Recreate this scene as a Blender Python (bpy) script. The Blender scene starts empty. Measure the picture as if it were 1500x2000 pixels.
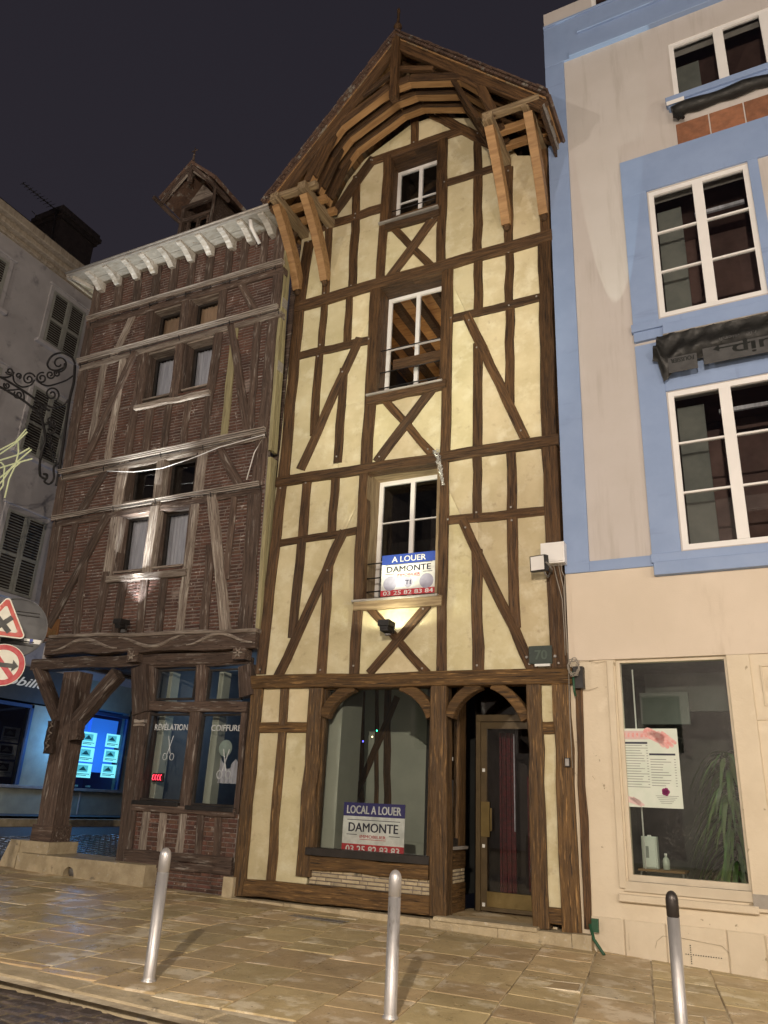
import bpy, math, random
from mathutils import Vector, Matrix
random.seed(7)
R = math.radians
PI = math.pi
scn = bpy.context.scene
C = scn.collection

# ------------------------------------------------------------------ camera
FPX = 1499.1
YAW, PITCH, ROLL = R(26.815), R(20.8985), R(2.8337)
def axes():
    cy, sy, cp, sp, cr, sr = math.cos(YAW), math.sin(YAW), math.cos(PITCH), math.sin(PITCH), math.cos(ROLL), math.sin(ROLL)
    f = Vector((-sy*cp, cy*cp, sp)); r = Vector((cy, sy, 0)); u = r.cross(f)
    return cr*r+sr*u, -sr*r+cr*u, f
AR, AU, AF = axes()
cam = bpy.data.cameras.new('camera'); cam_o = bpy.data.objects.new('camera', cam); C.objects.link(cam_o)
m3 = Matrix((AR, AU, -AF)).transposed()
cam_o.matrix_world = m3.to_4x4()
cam.sensor_fit = 'VERTICAL'; cam.sensor_height = 36; cam.lens = FPX/2000*36
cam.clip_start = .05; cam.clip_end = 400
scn.camera = cam_o

# ------------------------------------------------------------------ night sky
world = bpy.data.worlds.new('World'); scn.world = world; world.use_nodes = True
wn = world.node_tree.nodes; wl = world.node_tree.links
bg = wn['Background']
tc = wn.new('ShaderNodeTexCoord'); sx = wn.new('ShaderNodeSeparateXYZ'); rp = wn.new('ShaderNodeValToRGB')
wl.new(tc.outputs['Generated'], sx.inputs[0]); wl.new(sx.outputs[2], rp.inputs[0]); wl.new(rp.outputs[0], bg.inputs[0])
rp.color_ramp.elements[0].position = .0; rp.color_ramp.elements[0].color = (.030, .026, .034, 1)
rp.color_ramp.elements[1].position = .9; rp.color_ramp.elements[1].color = (.0195, .0175, .024, 1)
bg.inputs[1].default_value = 1.0
scn.view_settings.view_transform = 'Standard'; scn.view_settings.look = 'None'
scn.view_settings.exposure = 0; scn.view_settings.gamma = 1

# ------------------------------------------------------------------ lamps of the street
def point(name, loc, power, col, rad=.12):
    l = bpy.data.lights.new(name, 'POINT'); l.energy = power; l.color = col; l.shadow_soft_size = rad
    o = bpy.data.objects.new(name, l); o.location = loc; C.objects.link(o); return o
def spot(name, loc, aim, power, col, size=160, blend=.3, rad=.05):
    l = bpy.data.lights.new(name, 'SPOT'); l.energy = power; l.color = col; l.shadow_soft_size = rad
    l.spot_size = R(size); l.spot_blend = blend
    o = bpy.data.objects.new(name, l); o.location = loc; C.objects.link(o)
    d = Vector(aim)-Vector(loc); o.rotation_euler = d.to_track_quat('-Z', 'Y').to_euler(); return o
WARM = (1.0, .85, .69)
point('street_lamp_light', (.5, -3.8, 3.6), 4100, WARM, .06)
point('street_lamp_light', (7.0, -3.6, 4.4), 1900, WARM, .07)
point('street_lamp_light', (11.5, 2.6, 3.0), 1500, (1, .87, .74), .2)
point('street_lamp_light', (-13., -9.5, 6.5), 2500, (1, .90, .80), .2)
# unseen floodlight added for the upper front, left of the camera; no mast
spot('facade_projector', (-3.4, 1.6, 2.2), (-4.7, 10.3, 6.9), 1750, (1, .98, .78), 37, 1.0, .05)

# ------------------------------------------------------------------ geometry from the photograph's sight lines
def ray(px, py):
    return (px-750)/FPX*AR - (py-1000)/FPX*AU + AF
class Plane:
    def __init__(s, o, U, V):
        s.o = Vector(o); s.U = Vector(U).normalized(); s.V = Vector(V).normalized(); s.N = s.U.cross(s.V).normalized()
    def uv(s, px, py, off=0):
        d = ray(px, py); t = (s.o+s.N*off).dot(s.N)/d.dot(s.N); p = d*t-s.o
        return p.dot(s.U), p.dot(s.V)
    def w(s, u, v, off=0): return s.o+s.U*u+s.V*v+s.N*off
    def at(s, px, py, off=0): return s.w(*s.uv(px, py, off), off)
    def mat(s, u, v, off=0, ang=0):
        c, q = math.cos(ang), math.sin(ang)
        X = s.U*c+s.V*q; Y = -s.U*q+s.V*c
        M = Matrix((X, Y, s.N)).transposed().to_4x4(); M.translation = s.w(u, v, off); return M
    def shifted(s, d): return Plane(s.o+s.N*d, s.U, s.V)
D = 10.3
PM = Plane((0, D, 0), (1, 0, 0), (0, 0, 1))                    # timber house front
tl = math.atan(.06)
PL = Plane((0, 10.22, 2.4), (1, 0, 0), (0, -math.sin(tl), math.cos(tl)))  # brick house upper front, leaning out
PG = Plane((0, 10.3, 0), (1, 0, 0), (0, 0, 1))                 # brick house ground floor
ra = R(-1.64)
PR = Plane((-2.33, D, 0), (math.cos(ra), math.sin(ra), 0), (0, 0, 1))
PX = Plane((-19, 0, 0), (0, 1, 0), (0, 0, 1))
def Z(k, *pts):
    s, ox, oy = {1: (2.5, 500, 0), 2: (2.5, 500, 400), 3: (2.419, 500, 850), 4: (2, 430, 1280), 5: (2.679, 0, 250), 6: (2.679, 0, 750),
                 7: (2.679, 0, 1150), 8: (3, 1000, 0), 9: (3, 1000, 550), 10: (2.222, 1000, 1050), 11: (5.77, 0, 1280)}[k]
    out = [(ox+p[0]/s, oy+p[1]/s) for p in pts]
    return out if len(out) > 1 else out[0]
def gz(x, y):
    x = max(-30, min(x, 12)); xx = max(x, -12.5)
    g = -1.40-.02*(xx+5)-.02*max(0, xx+2.5)
    if x < -12.5: g += .077*(-12.5-max(x, -19))
    return g
def gpt(px, py):
    d = ray(px, py); a, b = 1., 60.
    for i in range(50):
        m = (a+b)/2; p = d*m
        if p.z > gz(p.x, p.y): a = m
        else: b = m
    return d*a

# ------------------------------------------------------------------ materials
class NT:
    def __init__(s, name):
        s.m = bpy.data.materials.new(name); s.m.use_nodes = True; s.t = s.m.node_tree; s.n = s.t.nodes; s.l = s.t.links
        s.b = s.n['Principled BSDF']; s.out = s.n['Material Output']
    def new(s, t, **k):
        n = s.n.new(t)
        for a, b in k.items(): setattr(n, a, b)
        return n
    def link(s, a, b): s.l.new(a, b)
    def math(s, op, a, b=None, c=None):
        n = s.new('ShaderNodeMath', operation=op)
        for i, v in enumerate((a, b, c)):
            if v is None: continue
            if isinstance(v, (int, float)): n.inputs[i].default_value = v
            else: s.link(v, n.inputs[i])
        return n.outputs[0]
    def mix(s, f, a, b, mode='MIX'):
        n = s.new('ShaderNodeMix', data_type='RGBA', blend_type=mode)
        for i, v in ((0, f), (6, a), (7, b)):
            if isinstance(v, (int, float)): n.inputs[i].default_value = v
            elif isinstance(v, tuple): n.inputs[i].default_value = (*v[:3], 1)
            else: s.link(v, n.inputs[i])
        return n.outputs[2]
    def noise(s, vec, scale, detail=4, rough=.55):
        n = s.new('ShaderNodeTexNoise'); n.inputs['Scale'].default_value = scale; n.inputs['Detail'].default_value = detail
        n.inputs['Roughness'].default_value = rough; s.link(vec, n.inputs['Vector']); return n.outputs[0]
    def ramp(s, f, a, b, smooth=True):
        n = s.new('ShaderNodeMapRange'); n.interpolation_type = 'SMOOTHSTEP' if smooth else 'LINEAR'
        s.link(f, n.inputs[0]); n.inputs[1].default_value = a; n.inputs[2].default_value = b; return n.outputs[0]
def MAT(name, c1, c2=None, s1=4, stretch=(1, 1, 1), c3=None, s3=2, t3=(.58, .66), st3=None, c4=None, s4=25, t4=(.6, .7), rough=(.7, .85), bump=.3, bs=30, rand=.12, metal=0, spec=.4, hue=0, world_co=False):
    t = NT(name); b = t.b
    tc = t.new('ShaderNodeTexCoord'); oi = t.new('ShaderNodeObjectInfo')
    off = t.math('MULTIPLY', oi.outputs['Random'], 57.0)
    if world_co:
        geo = t.new('ShaderNodeNewGeometry'); co = geo.outputs['Position']
    else:
        va = t.new('ShaderNodeVectorMath', operation='ADD'); t.link(tc.outputs['Object'], va.inputs[0]); t.link(off, va.inputs[1]); co = va.outputs[0]
    def st(sv):
        m = t.new('ShaderNodeVectorMath', operation='MULTIPLY'); t.link(co, m.inputs[0]); m.inputs[1].default_value = sv; return m.outputs[0]
    sc = st(stretch)
    n1 = t.noise(sc, s1, 6, .6)
    col = t.mix(t.ramp(n1, .3, .7), c1, c2 or tuple(v*.7 for v in c1))
    if c3:
        n3 = t.noise(st(st3) if st3 else sc, s3, 5, .62); col = t.mix(t.ramp(n3, *t3), col, c3)
    if c4:
        n4 = t.noise(sc, s4, 3, .6); col = t.mix(t.ramp(n4, *t4), col, c4)
    hs = t.new('ShaderNodeHueSaturation')
    t.link(t.math('MULTIPLY_ADD', oi.outputs['Random'], 2*rand, 1-rand), hs.inputs['Value']); t.link(col, hs.inputs['Color'])
    if hue: t.link(t.math('MULTIPLY_ADD', t.math('FRACT', t.math('MULTIPLY', oi.outputs['Random'], 13.7)), 2*hue, .5-hue), hs.inputs['Hue'])
    t.link(hs.outputs[0], b.inputs['Base Color'])
    nr = t.noise(sc, s1*2.3, 3)
    t.link(t.math('MULTIPLY_ADD', t.ramp(nr, .3, .7), rough[1]-rough[0], rough[0]), b.inputs['Roughness'])
    b.inputs['Metallic'].default_value = metal; b.inputs['Specular IOR Level'].default_value = spec
    if bump:
        nb = t.noise(sc, bs, 5, .65); bm = t.new('ShaderNodeBump'); bm.inputs['Strength'].default_value = bump; bm.inputs['Distance'].default_value = .02
        hgt = t.math('ADD', nb, t.math('MULTIPLY', n1, .6)); t.link(hgt, bm.inputs['Height']); t.link(bm.outputs[0], b.inputs['Normal'])
    return t.m
def EMIT(name, col, s):
    t = NT(name); t.b.inputs['Base Color'].default_value = (*col, 1); t.b.inputs['Emission Color'].default_value = (*col, 1)
    t.b.inputs['Emission Strength'].default_value = s; return t.m
def GLASS(name, tint=(.9, .93, .92), refl=1., dirt=.0):
    t = NT(name); tr = t.new('ShaderNodeBsdfTransparent'); tr.inputs[0].default_value = (*tint, 1)
    gl = t.new('ShaderNodeBsdfGlossy'); gl.inputs['Roughness'].default_value = .015
    fr = t.new('ShaderNodeFresnel'); fr.inputs[0].default_value = 1.52
    mx = t.new('ShaderNodeMixShader'); t.link(t.math('MULTIPLY', fr.outputs[0], 1.7*refl), mx.inputs[0]); t.link(tr.outputs[0], mx.inputs[1]); t.link(gl.outputs[0], mx.inputs[2])
    last = mx.outputs[0]
    if dirt:
        tc = t.new('ShaderNodeTexCoord'); n = t.noise(tc.outputs['Object'], 40, 6, .7); n2 = t.noise(tc.outputs['Object'], 2.5, 3)
        df = t.new('ShaderNodeBsdfDiffuse'); df.inputs[0].default_value = (.6, .6, .55, 1)
        m2 = t.new('ShaderNodeMixShader'); t.link(t.math('MULTIPLY', t.math('MULTIPLY', t.ramp(n, .5, .8), t.ramp(n2, .35, .75)), dirt), m2.inputs[0])
        t.link(last, m2.inputs[1]); t.link(df.outputs[0], m2.inputs[2]); last = m2.outputs[0]
    t.link(last, t.out.inputs[0]); return t.m
WOOD = MAT('stained_oak', (.125, .066, .027), (.046, .024, .011), 3, (.7, 9, 9), c3=(.010, .006, .004), s3=6, t3=(.57, .62), st3=(.35, 12, 12), c4=(.15, .09, .045), s4=9, t4=(.60, .76), rough=(.45, .75), bump=.8, bs=12, rand=.28)
WOODL = MAT('lower_oak', (.165, .092, .033), (.066, .036, .014), 3, (.7, 8, 8), c3=(.018, .011, .007), s3=5, t3=(.57, .65), st3=(.35, 11, 11), c4=(.36, .21, .08), s4=5, t4=(.55, .75), rough=(.4, .7), bump=.8, bs=12, rand=.2)
WOODS = MAT('pale_lit_oak', (.33, .25, .15), (.16, .11, .06), 3, (.7, 8, 8), c3=(.06, .04, .025), s3=5, t3=(.62, .72), st3=(.35, 11, 11), bump=.4, bs=12, rand=.15)  # pale oak; also puts the lowest upper window's bright light into colour
FRESH = MAT('new_oak', (.40, .24, .108), (.26, .145, .062), 2.5, (.7, 7, 7), c3=(.2, .1, .045), s3=5, t3=(.66, .78), st3=(.4, 11, 11), rough=(.5, .7), bump=.25, bs=10, rand=.12)
OLDW = MAT('weathered_timber', (.125, .086, .066), (.055, .037, .030), 3, (.6, 9, 9), c3=(.30, .27, .24), s3=3, t3=(.55, .72), st3=(.9, 7, 7), c4=(.03, .018, .014), s4=7, t4=(.58, .66), rough=(.7, .9), bump=.9, bs=10, rand=.28)
OLDP = MAT('pale_weathered_timber', (.34, .29, .245), (.14, .105, .085), 3, (.6, 9, 9), c3=(.50, .46, .40), s3=4, t3=(.52, .68), st3=(.5, 8, 8), c4=(.05, .03, .022), s4=7, t4=(.60, .68), bump=.9, bs=10, rand=.2)
PLAST = MAT('ochre_plaster', (.61, .54, .345), (.50, .435, .26), 1.6, c3=(.66, .61, .43), s3=3.5, t3=(.45, .75), c4=(.43, .36, .225), s4=6, t4=(.58, .80), rough=(.8, .95), bump=.3, bs=22, rand=.10, hue=.01)
MORT = MAT('lime_mortar', (.22, .185, .165), (.12, .10, .09), 9, c3=(.44, .41, .38), s3=5, t3=(.58, .72), rough=(.85, .95), bump=.7, bs=30)
LEDG = MAT('bleached_ledge', (.40, .36, .32), (.24, .20, .17), 4, (.6, 6, 6), c3=(.16, .12, .10), s3=4, t3=(.60, .70), bump=.4, bs=14, rand=.1)
BRICK = MAT('dark_brick', (.125, .060, .042), (.066, .036, .029), 7, c3=(.24, .185, .16), s3=3.2, t3=(.60, .70), c4=(.38, .34, .31), s4=16, t4=(.64, .72), rough=(.8, .95), bump=.6, bs=35, rand=.3, hue=.012)
STONE = MAT('limestone', (.50, .42, .28), (.36, .295, .19), 5, c3=(.12, .105, .08), s3=4, t3=(.60, .74), c4=(.5, .46, .38), s4=18, t4=(.6, .75), rough=(.6, .9), bump=.6, bs=25, rand=.12)
SLAB = MAT('paving_stone', (.53, .415, .235), (.42, .325, .18), 2.2, c3=(.68, .59, .43), s3=2.6, t3=(.54, .64), c4=(.13, .10, .06), s4=20, t4=(.66, .71), rough=(.26, .6), bump=.35, bs=34, rand=.2, hue=.01, spec=.5)
JOINT = MAT('paving_joint', (.24, .19, .13), (.74, .66, .50), 2.2, rough=(.7, .9), bump=.4, bs=40, world_co=True)
SETT = MAT('basalt_sett', (.11, .088, .078), (.055, .046, .044), 14, c3=(.13, .11, .09), s3=8, t3=(.6, .7), rough=(.3, .6), bump=.7, bs=30, rand=.35, spec=.5)
SETTW = MAT('wet_sett', (.15, .15, .16), (.08, .08, .09), 14, rough=(.12, .3), bump=.6, bs=20, rand=.2, spec=.8)
SETJ = MAT('sett_joint', (.27, .22, .15), (.14, .115, .08), 14, bump=.5, bs=40, world_co=True)
ASPH = MAT('asphalt', (.075, .07, .072), (.05, .048, .05), 20, rough=(.55, .8), bump=.5, bs=80, world_co=True)
BEIGE = MAT('beige_render', (.52, .485, .465), (.49, .455, .43), 1.3, c3=(.435, .40, .372), s3=1.8, t3=(.50, .74), st3=(3, .3, 1), rough=(.85, .95), bump=.12, bs=60, rand=0)
CREAM = MAT('cream_painted_stone', (.66, .58, .45), (.60, .52, .395), 2, c3=(.70, .62, .49), s3=4, t3=(.55, .8), c4=(.36, .30, .21), s4=7, t4=(.685, .72), rough=(.75, .9), bump=.25, bs=22, rand=.03)
BLUE = MAT('blue_paint', (.255, .345, .545), (.225, .31, .50), 1.5, c3=(.20, .27, .44), s3=2, t3=(.58, .8), st3=(3, .5, 1), rough=(.5, .65), bump=.06, bs=40, rand=0)
GREYB = MAT('grey_bare_render', (.36, .33, .29), (.28, .26, .23), 6, bump=.3)
PVC = MAT('white_lacquer', (.78, .77, .76), (.74, .73, .72), 3, rough=(.35, .45), bump=0, rand=.02)
PVCG = MAT('cream_frame', (.60, .53, .41), (.54, .47, .36), 3, rough=(.4, .6), bump=0, rand=.02)
BLACK = MAT('black_metal', (.022, .020, .020), (.014, .013, .013), 6, rough=(.4, .6), bump=.1, rand=.1)
DARKW = MAT('dark_window_frame', (.03, .025, .022), (.018, .015, .013), 6, rough=(.4, .6), bump=.1)
GREYM = MAT('grey_metal', (.30, .29, .28), (.22, .21, .2), 8, rough=(.4, .6), bump=.1, metal=.5)
STEEL = MAT('brushed_steel', (.50, .49, .49), (.40, .39, .39), 6, (1, 1, .3), c3=(.26, .24, .22), s3=7, t3=(.62, .72), rough=(.36, .52), bump=.1, bs=40, metal=.6, rand=.04)
STEELD = MAT('dark_bollard_cap', (.075, .065, .062), (.05, .045, .043), 6, rough=(.3, .5), bump=.1, metal=.6)
BRONZE = MAT('bronze_aluminium', (.115, .083, .042), (.09, .065, .034), 5, rough=(.35, .5), bump=0, metal=.35, rand=.03)
BRASS = MAT('brass', (.24, .175, .07), (.19, .14, .055), 5, rough=(.3, .45), bump=0, metal=.6)
SOFB = MAT('shaded_soffit_paint', (.36, .345, .31), (.27, .25, .21), 4, (1, 3, 3), c3=(.40, .38, .34), s3=5, t3=(.5, .65), c4=(.2, .14, .09), s4=8, t4=(.62, .70), bump=.3, rand=.14)  # same peeling paint darkened, shade put in colour so the corbels stand out
TILE = MAT('clay_tile', (.14, .085, .06), (.085, .052, .04), 6, c3=(.26, .24, .21), s3=5, t3=(.54, .66), rough=(.7, .9), bump=.6, bs=24, rand=.35)
SOFF = MAT('peeling_white_paint', (.50, .48, .44), (.38, .35, .30), 4, (1, 3, 3), c3=(.62, .61, .58), s3=5, t3=(.5, .65), c4=(.26, .19, .12), s4=8, t4=(.62, .70), rough=(.6, .8), bump=.5, bs=20, rand=.14)
GREYW = MAT('grey_old_render', (.52, .50, .50), (.43, .41, .415), 1.2, c3=(.27, .26, .27), s3=2.2, t3=(.56, .75), rough=(.85, .95), bump=.3, bs=30, world_co=True)
SHUT = MAT('grey_green_shutter', (.34, .345, .31), (.28, .28, .25), 5, rough=(.6, .8), bump=.2)
CORN = MAT('stained_cornice', (.42, .36, .28), (.30, .25, .19), 3, (3, .4, 3), c3=(.2, .16, .12), s3=4, t3=(.55, .7), bump=.4, bs=15)
SHOPW = MAT('green_grey_shop_front', (.34, .35, .27), (.28, .29, .23), 3, rough=(.6, .8), bump=.1)
FASCIA = MAT('dark_grey_fascia', (.075, .08, .08), (.06, .065, .066), 3, rough=(.5, .7), bump=.05)
BLUEFR = MAT('dark_blue_frame', (.045, .085, .2), (.035, .07, .17), 3, rough=(.4, .6), bump=.05)
SIGNW = MAT('reflective_white', (.70, .70, .62), (.62, .62, .54), 10, rough=(.4, .6), bump=.05, rand=0)
SIGNR = MAT('reflective_red', (.42, .010, .020), (.38, .009, .018), 10, rough=(.35, .5), bump=.05, rand=0)
SIGNRO = MAT('faded_red', (.48, .05, .03), (.40, .03, .022), 6, c3=(.68, .35, .25), s3=9, t3=(.6, .72), rough=(.35, .5), bump=.05, rand=0)
SIGNK = MAT('sign_black', (.012, .014, .013), None, 5, rough=(.4, .5), bump=0, rand=0)
SIGNG = MAT('sign_back_grey', (.06, .062, .068), (.048, .05, .056), 2, rough=(.4, .6), bump=.05, rand=0)
PWHITE = MAT('print_white', (.84, .86, .84), None, 5, rough=(.4, .5), bump=0, rand=0)
PBLUE = MAT('print_blue', (.028, .07, .36), (.026, .065, .33), 5, rough=(.4, .5), bump=0, rand=0)
PNAVY = MAT('print_navy', (.035, .03, .17), (.032, .028, .155), 5, rough=(.4, .5), bump=0, rand=0)
PRED = MAT('print_red', (.56, .03, .045), None, 5, rough=(.4, .5), bump=0, rand=0)
PDARK = MAT('print_dark', (.02, .022, .05), None, 5, rough=(.4, .5), bump=0, rand=0)
PPINK = MAT('print_pink', (.66, .25, .24), (.70, .45, .42), 22, rough=(.4, .5), bump=0, rand=0)
PPALE = MAT('print_pale_mint', (.56, .63, .55), (.62, .67, .60), 6, rough=(.4, .5), bump=0, rand=0)
PGREY = MAT('print_grey', (.26, .28, .26), None, 5, rough=(.4, .5), bump=0, rand=0)
PLILAC = MAT('print_lilac', (.40, .40, .52), None, 5, rough=(.4, .5), bump=0, rand=0)
ROOMD = MAT('dark_room', (.035, .026, .022), (.025, .018, .016), 3, bump=0, rand=0)
ROOMB = MAT('brown_room', (.15, .088, .078), (.09, .052, .047), 2, bump=0, rand=0)
ROOMG = MAT('grey_room', (.10, .105, .10), (.07, .075, .07), 1.5, bump=0, rand=0)
ROOMW = MAT('white_room', (.46, .49, .42), (.4, .43, .37), 2, bump=0, rand=0)
ROOMO = MAT('orange_planks', (.52, .28, .11), (.40, .2, .075), 3, (1, 6, 6), rough=(.5, .7), bump=.1, rand=.12)
CURT = MAT('grey_curtain', (.60, .60, .68), (.42, .42, .49), 3, (9, .6, .6), rough=(.8, .9), bump=.2, bs=10, rand=.04)
CURTY = MAT('beige_blind', (.45, .31, .21), (.38, .26, .18), 3, rough=(.8, .9), bump=.05)
TARP = MAT('black_tarpaulin', (.018, .018, .017), (.011, .011, .011), 4, rough=(.4, .7), bump=.6, bs=9, rand=0)
TARPG = MAT('grey_tarp_print', (.075, .076, .078), (.05, .05, .052), 6, rough=(.5, .7), bump=.3, bs=12, rand=0)
TERRA = MAT('terracotta_brick', (.30, .13, .07), (.20, .09, .05), 8, rough=(.7, .9), bump=.3, bs=20, rand=.15)
LEAF = MAT('dark_leaf', (.085, .15, .04), (.04, .085, .025), 6, rough=(.35, .55), bump=.1, rand=.4, hue=.03)
GREEN = MAT('green_plastic', (.02, .085, .045), (.015, .06, .03), 6, rough=(.4, .6), bump=0)
REDC = MAT('red_curtain', (.13, .008, .014), (.05, .004, .007), 3, (9, .6, .6), rough=(.6, .8), bump=.3, bs=8)
TABLE = MAT('table_wood', (.25, .15, .07), (.18, .1, .05), 5, (1, 6, 6))
PLATE = MAT('enamel_green_plate', (.03, .045, .036), (.02, .034, .027), 12, rough=(.3, .5), bump=.1)
WIRE = MAT('grey_cable', (.30, .27, .23), (.22, .2, .17), 9, bump=0, rough=(.5, .7))
GALV = MAT('lead_flashing', (.42, .40, .37), (.28, .26, .24), 6, (.8, 4, 4), rough=(.45, .65), bump=.3, bs=16, metal=.25)
BOARD = MAT('lichen_board', (.34, .31, .17), (.23, .20, .115), 3, (.6, 8, 8), c3=(.12, .09, .05), s3=4, t3=(.58, .7), bump=.5, bs=12, rand=.15)
G_WIN = GLASS('window_glass', (.86, .88, .87))
G_SHOP = GLASS('shop_glass', (.88, .9, .88), 1., .07)
G_DIRTY = GLASS('dusty_shop_glass', (.80, .86, .82), 1., .5)

# ------------------------------------------------------------------ mesh helpers
def root(name, label, cat, loc, group=None):
    o = bpy.data.objects.new(name, None); C.objects.link(o); o.location = loc
    o.empty_display_size = .1
    o['label'] = label; o['category'] = cat
    if group: o['group'] = group
    return o
def wpos(o):
    v = Vector(o.location) if not o.parent else (wmat(o).translation)
    return v
def wmat(o):
    m = o.matrix_basis.copy() if not o.parent else wmat(o.parent) @ o.matrix_basis
    return m
def put(name, me, parent=None, M=None, mat=None):
    o = bpy.data.objects.new(name, me); C.objects.link(o)
    M = M or Matrix()
    if parent:
        o.parent = parent; o.matrix_basis = wmat(parent).inverted() @ M
    else: o.matrix_basis = M
    if mat is not None and not me.materials: me.materials.append(mat)
    return o
def mesh(name, V, Fc, smooth=False):
    me = bpy.data.meshes.new(name); me.from_pydata([tuple(v) for v in V], [], Fc); me.update()
    if smooth: me.polygons.foreach_set('use_smooth', [True]*len(me.polygons))
    return me
def tag(o, label=None, cat=None, group=None, kind=None):
    if label: o['label'] = label
    if cat: o['category'] = cat
    if group: o['group'] = group
    if kind: o['kind'] = kind
    return o
def boxvf(x0, x1, y0, y1, z0, z1, c=0):
    if c <= 0:
        V = [(x0, y0, z0), (x1, y0, z0), (x1, y1, z0), (x0, y1, z0), (x0, y0, z1), (x1, y0, z1), (x1, y1, z1), (x0, y1, z1)]
        return V, [(0, 3, 2, 1), (4, 5, 6, 7), (0, 1, 5, 4), (1, 2, 6, 5), (2, 3, 7, 6), (3, 0, 4, 7)]
    c = min(c, (x1-x0)*.3, (y1-y0)*.3, (z1-z0)*.45)   # chamfered on the +z side
    V = [(x0, y0, z0), (x1, y0, z0), (x1, y1, z0), (x0, y1, z0), (x0, y0, z1-c), (x1, y0, z1-c), (x1, y1, z1-c), (x0, y1, z1-c),
         (x0+c, y0+c, z1), (x1-c, y0+c, z1), (x1-c, y1-c, z1), (x0+c, y1-c, z1)]
    return V, [(0, 3, 2, 1), (8, 9, 10, 11), (0, 1, 5, 4), (1, 2, 6, 5), (2, 3, 7, 6), (3, 0, 4, 7), (4, 5, 9, 8), (5, 6, 10, 9), (6, 7, 11, 10), (7, 4, 8, 11)]
class Bag:
    def __init__(s): s.V = []; s.F = []
    def add(s, V, Fc, M=None):
        n = len(s.V); s.V += [tuple(M @ Vector(v)) if M else tuple(v) for v in V]; s.F += [tuple(i+n for i in f) for f in Fc]; return s
    def box(s, *a, M=None, c=0): V, Fc = boxvf(*a, c); return s.add(V, Fc, M)
    def tube(s, pts, r, k=6, cap=True):
        pts = [Vector(p) for p in pts]; n = len(pts); ring0 = len(s.V); prev = None
        for i, p in enumerate(pts):
            d = (pts[min(i+1, n-1)]-pts[max(i-1, 0)]); d = d.normalized() if d.length > 1e-9 else Vector((0, 0, 1))
            if prev is None:
                a = d.orthogonal().normalized()
            else:
                a = prev-d*prev.dot(d); a = a.normalized() if a.length > 1e-6 else d.orthogonal().normalized()
            prev = a; b = d.cross(a); rr = r[i] if isinstance(r, (list, tuple)) else r
            for j in range(k):
                t = 2*PI*j/k; s.V.append(tuple(p+a*(rr*math.cos(t))+b*(rr*math.sin(t))))
        for i in range(n-1):
            for j in range(k):
                q = ring0+i*k; s.F.append((q+j, q+(j+1) % k, q+k+(j+1) % k, q+k+j))
        if cap:
            s.F.append(tuple(ring0+j for j in reversed(range(k)))); s.F.append(tuple(ring0+(n-1)*k+j for j in range(k)))
        return s
    def put(s, name, mat, parent=None, M=None, smooth=False):
        if M:
            inv = M.inverted(); V = [tuple(inv @ Vector(v)) for v in s.V]
        else:
            c = Vector((0, 0, 0))
            for v in s.V: c += Vector(v)
            c /= max(1, len(s.V)); M = Matrix.Translation(c); V = [tuple(Vector(v)-c) for v in s.V]
        return put(name, mesh(name, V, s.F, smooth), parent, M, mat)
def tube(name, pts, r, mat, parent=None, k=6): return Bag().tube(pts, r, k).put(name, mat, parent, smooth=k > 4)
def pbox(pl, u0, u1, v0, v1, o0, o1, mat, name, parent=None, c=.004, ang=0):
    if u1 < u0: u0, u1 = u1, u0
    if v1 < v0: v0, v1 = v1, v0
    if o1 < o0: o0, o1 = o1, o0
    w, h = (u1-u0)/2, (v1-v0)/2
    V, Fc = boxvf(-w, w, -h, h, o0, o1, c)
    M = pl.mat((u0+u1)/2, (v0+v1)/2, 0, ang)
    if h > w:    # long axis along local X so grain follows it
        V = [(v[1], -v[0], v[2]) for v in V]; M = pl.mat((u0+u1)/2, (v0+v1)/2, 0, ang+PI/2)
    return put(name, mesh(name, V, Fc), parent, M, mat)
def hewn(L, W, H, seg=None, jit=.004, ch=.012, z0=0):
    """beam along X from -L/2..L/2, width W in Y, from z0 to z0+H in Z, wavy chamfered section"""
    seg = seg or max(2, min(7, int(L/.35)))
    V = []; F = []; ch = min(ch, W*.2, H*.3)
    sec = [(-W/2+ch, 0), (W/2-ch, 0), (W/2, ch), (W/2, H-ch), (W/2-ch, H), (-W/2+ch, H), (-W/2, H-ch), (-W/2, ch)]
    for i in range(seg+1):
        x = -L/2+L*i/seg
        e = jit*2.2
        dy = random.uniform(-e, e) if 0 < i < seg else 0
        a, b = random.uniform(-jit, jit), random.uniform(-jit, jit)
        for (y, z) in sec: V.append((x, y+dy+(a if y > 0 else b), z0+z+(random.uniform(-jit*.6, jit*.6) if z > H/2 else 0)))
    for i in range(seg):
        for j in range(8): q = i*8; F.append((q+j, q+8+j, q+8+(j+1) % 8, q+(j+1) % 8))
    F.append(tuple(range(8))); F.append(tuple(seg*8+7-j for j in range(8)))
    F = [tuple(reversed(f)) for f in F]
    return V, F
BEAMS = {}
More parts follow.
